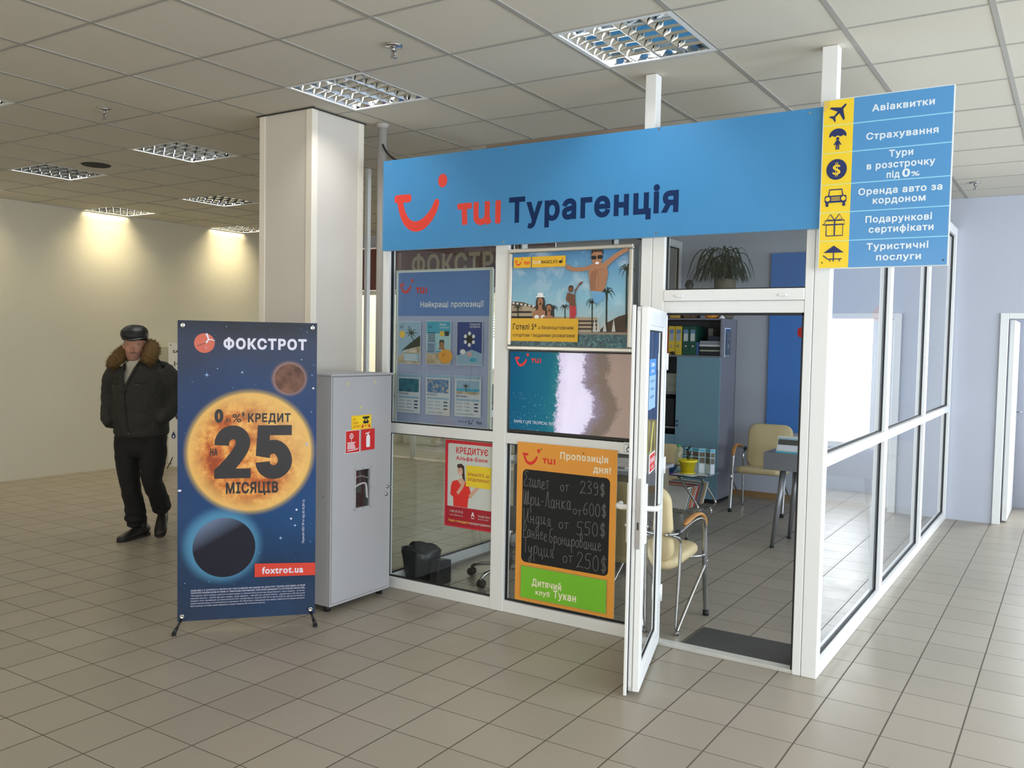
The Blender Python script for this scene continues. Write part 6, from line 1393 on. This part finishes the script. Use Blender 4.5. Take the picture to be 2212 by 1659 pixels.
strip('lapel', [(VL+.003,1.415),(-.068,1.38),(-.055,1.30),(-.040,1.222),(-.034,1.19)], .010, JM, .8); strip('lapel', [(VR+.010,1.44),(.038,1.38),(.004,1.30),(-.030,1.222),(-.034,1.19)], .012, JM, .8)
strip('zip', [(-.034,1.20),(-.026,1.10),(-.016,1.0),(-.006,.92),(.0,.862)], .006, JD); strip('zip', [(-.002,.875),(.0,.858)], .006, MET)
def flap(x0,z0,x1,z1,m,name='pocket_flap',off=.006):
    b = MB(); n_ = 6; vs = [front(x0+(x1-x0)*i/n_, za, off) for za in (z0,z1) for i in range(n_+1)]+[front(x0+(x1-x0)*i/n_, za, -.004) for za in (z0,z1) for i in range(n_+1)]
    k_ = n_+1; fs = [(i,i+1,k_+i+1,k_+i) for i in range(n_)]+[(i,i+1,2*k_+i+1,2*k_+i) for i in range(n_)]+[(k_+i,k_+i+1,3*k_+i+1,3*k_+i) for i in range(n_)]
    b.add(vs,fs,m,True); return b.build(name, jk)
flap(-.155,1.258,-.095,1.272,JD); flap(.045,1.27,.135,1.288,JD); flap(-.16,1.30,-.10,1.318,JD)
strip('zip', [(.048,1.262),(.085,1.260)], .0025, MET); strip('zip', [(-.145,1.246),(-.143,1.222)], .004, MET); strip('zip', [(-.02,1.005),(-.014,.998)], .004, MET); strip('zip', [(.150,1.005),(.154,.998)], .004, MET)
hb_ = MB(); hb_.add(*loft(dense([((.034,-.002,.842),.197,.147),((.034,-.003,.862),.214,.160),((.034,-.003,.885),.219,.164)],3)),JD,True); hb_.build('hem_band', jk)
b = MB(); b.add(*loft([((.150,.005,1.430),.020,.030,(1,0,-.32)),((.215,.01,1.418),.024,.034,(1,0,-.4)),((.262,.012,1.390),.022,.030,(1,0,-.6))],12),JM,True); b.build('epaulette', jk)
# fur collar
b = MB(); random.seed(21)
path = dense([((-.178,-.085,1.385),.026,.030),((-.160,-.070,1.425),.048,.050),((-.128,-.030,1.475),.056,.056),((-.098,.050,1.520),.054,.054),((-.01,.118,1.545),.050,.052),((.085,.062,1.558),.056,.058),((.118,-.010,1.525),.062,.062),((.125,-.070,1.470),.058,.058),((.105,-.100,1.425),.036,.038)],4)
vs, fs = loft(path, 22)
vs = [v+Vector((mno.noise(v*38),mno.noise(v*38+Vector((9,0,0))),mno.noise(v*38+Vector((0,9,0)))))*.010 for v in vs]
b.add(vs, fs, FURM, True)
cen = [Vector(p_[0]) for p_ in path]
for i in range(4200):
    v = random.choice(vs); ci = min(range(len(cen)), key=lambda q: (cen[q]-v).length); n_ = (v-cen[ci]).normalized()
    t_ = Vector((random.uniform(-1,1),random.uniform(-1,1),random.uniform(-1.4,.2)))*.8; tip = v+(n_+t_).normalized()*random.uniform(.010,.024)
    sd = n_.cross(Vector((random.random(),random.random(),random.random()+.1))).normalized()*.0013; s2 = n_.cross(sd).normalized()*.0013
    b.add([v-n_*.003+sd,v-n_*.003-sd*.5+s2,v-n_*.003-sd*.5-s2,tip],[(0,1,3),(1,2,3),(2,0,3)],FURM)
b.build('fur_collar', man)
# flat cap
cx = -.022
cp = loft([((cx,-.012,1.606),.086,.110,(0,0,1)),((cx,-.016,1.620),.098,.124,(0,0,1)),((cx,-.016,1.648),.106,.130,(0,0,1)),((cx,-.006,1.680),.103,.120,(0,0,1)),((cx+.002,.002,1.706),.086,.098,(0,0,1)),((cx+.004,.006,1.722),.060,.066,(0,0,1)),((cx+.004,.008,1.730),.028,.032,(0,0,1))],28)
br = []
for zo in (0,.009):
    pass
bp_ = [(cx+.088*math.sin(math.radians(a)), -.070-.112*math.cos(math.radians(a))**.8 if abs(a) < 90 else -.07, 1.600+.022*math.sin(math.radians(a))**2) for a in range(-80,81,10)]
bi_ = [(cx+.084*math.sin(math.radians(a)), -.060-.040*math.cos(math.radians(a)), 1.618+.012*math.sin(math.radians(a))**2) for a in range(80,-81,-10)]
cap_o = fuse('cap', [turn(cp)], CAPM, .006, man, 3, lambda c: .003*mno.noise(c*22))
b = MB(); n_ = len(bp_); up_ = [Vector(p_)+Vector((0,0,.008)) for p_ in bp_]; bi_ = list(reversed(bi_)); ui_ = [Vector(p_)+Vector((0,0,.012)) for p_ in bi_]
b.add([Vector(p_) for p_ in bp_]+up_+[Vector(p_) for p_ in bi_]+ui_, [(i,i+1,n_+i+1,n_+i) for i in range(n_-1)]+[(n_+i,n_+i+1,3*n_+i+1,3*n_+i) for i in range(n_-1)]+[(i,i+1,2*n_+i+1,2*n_+i) for i in range(n_-1)], CAPM, True); b.v = [tuple(HR_ @ Vector(v)) for v in b.v]; b.build('brim', cap_o)
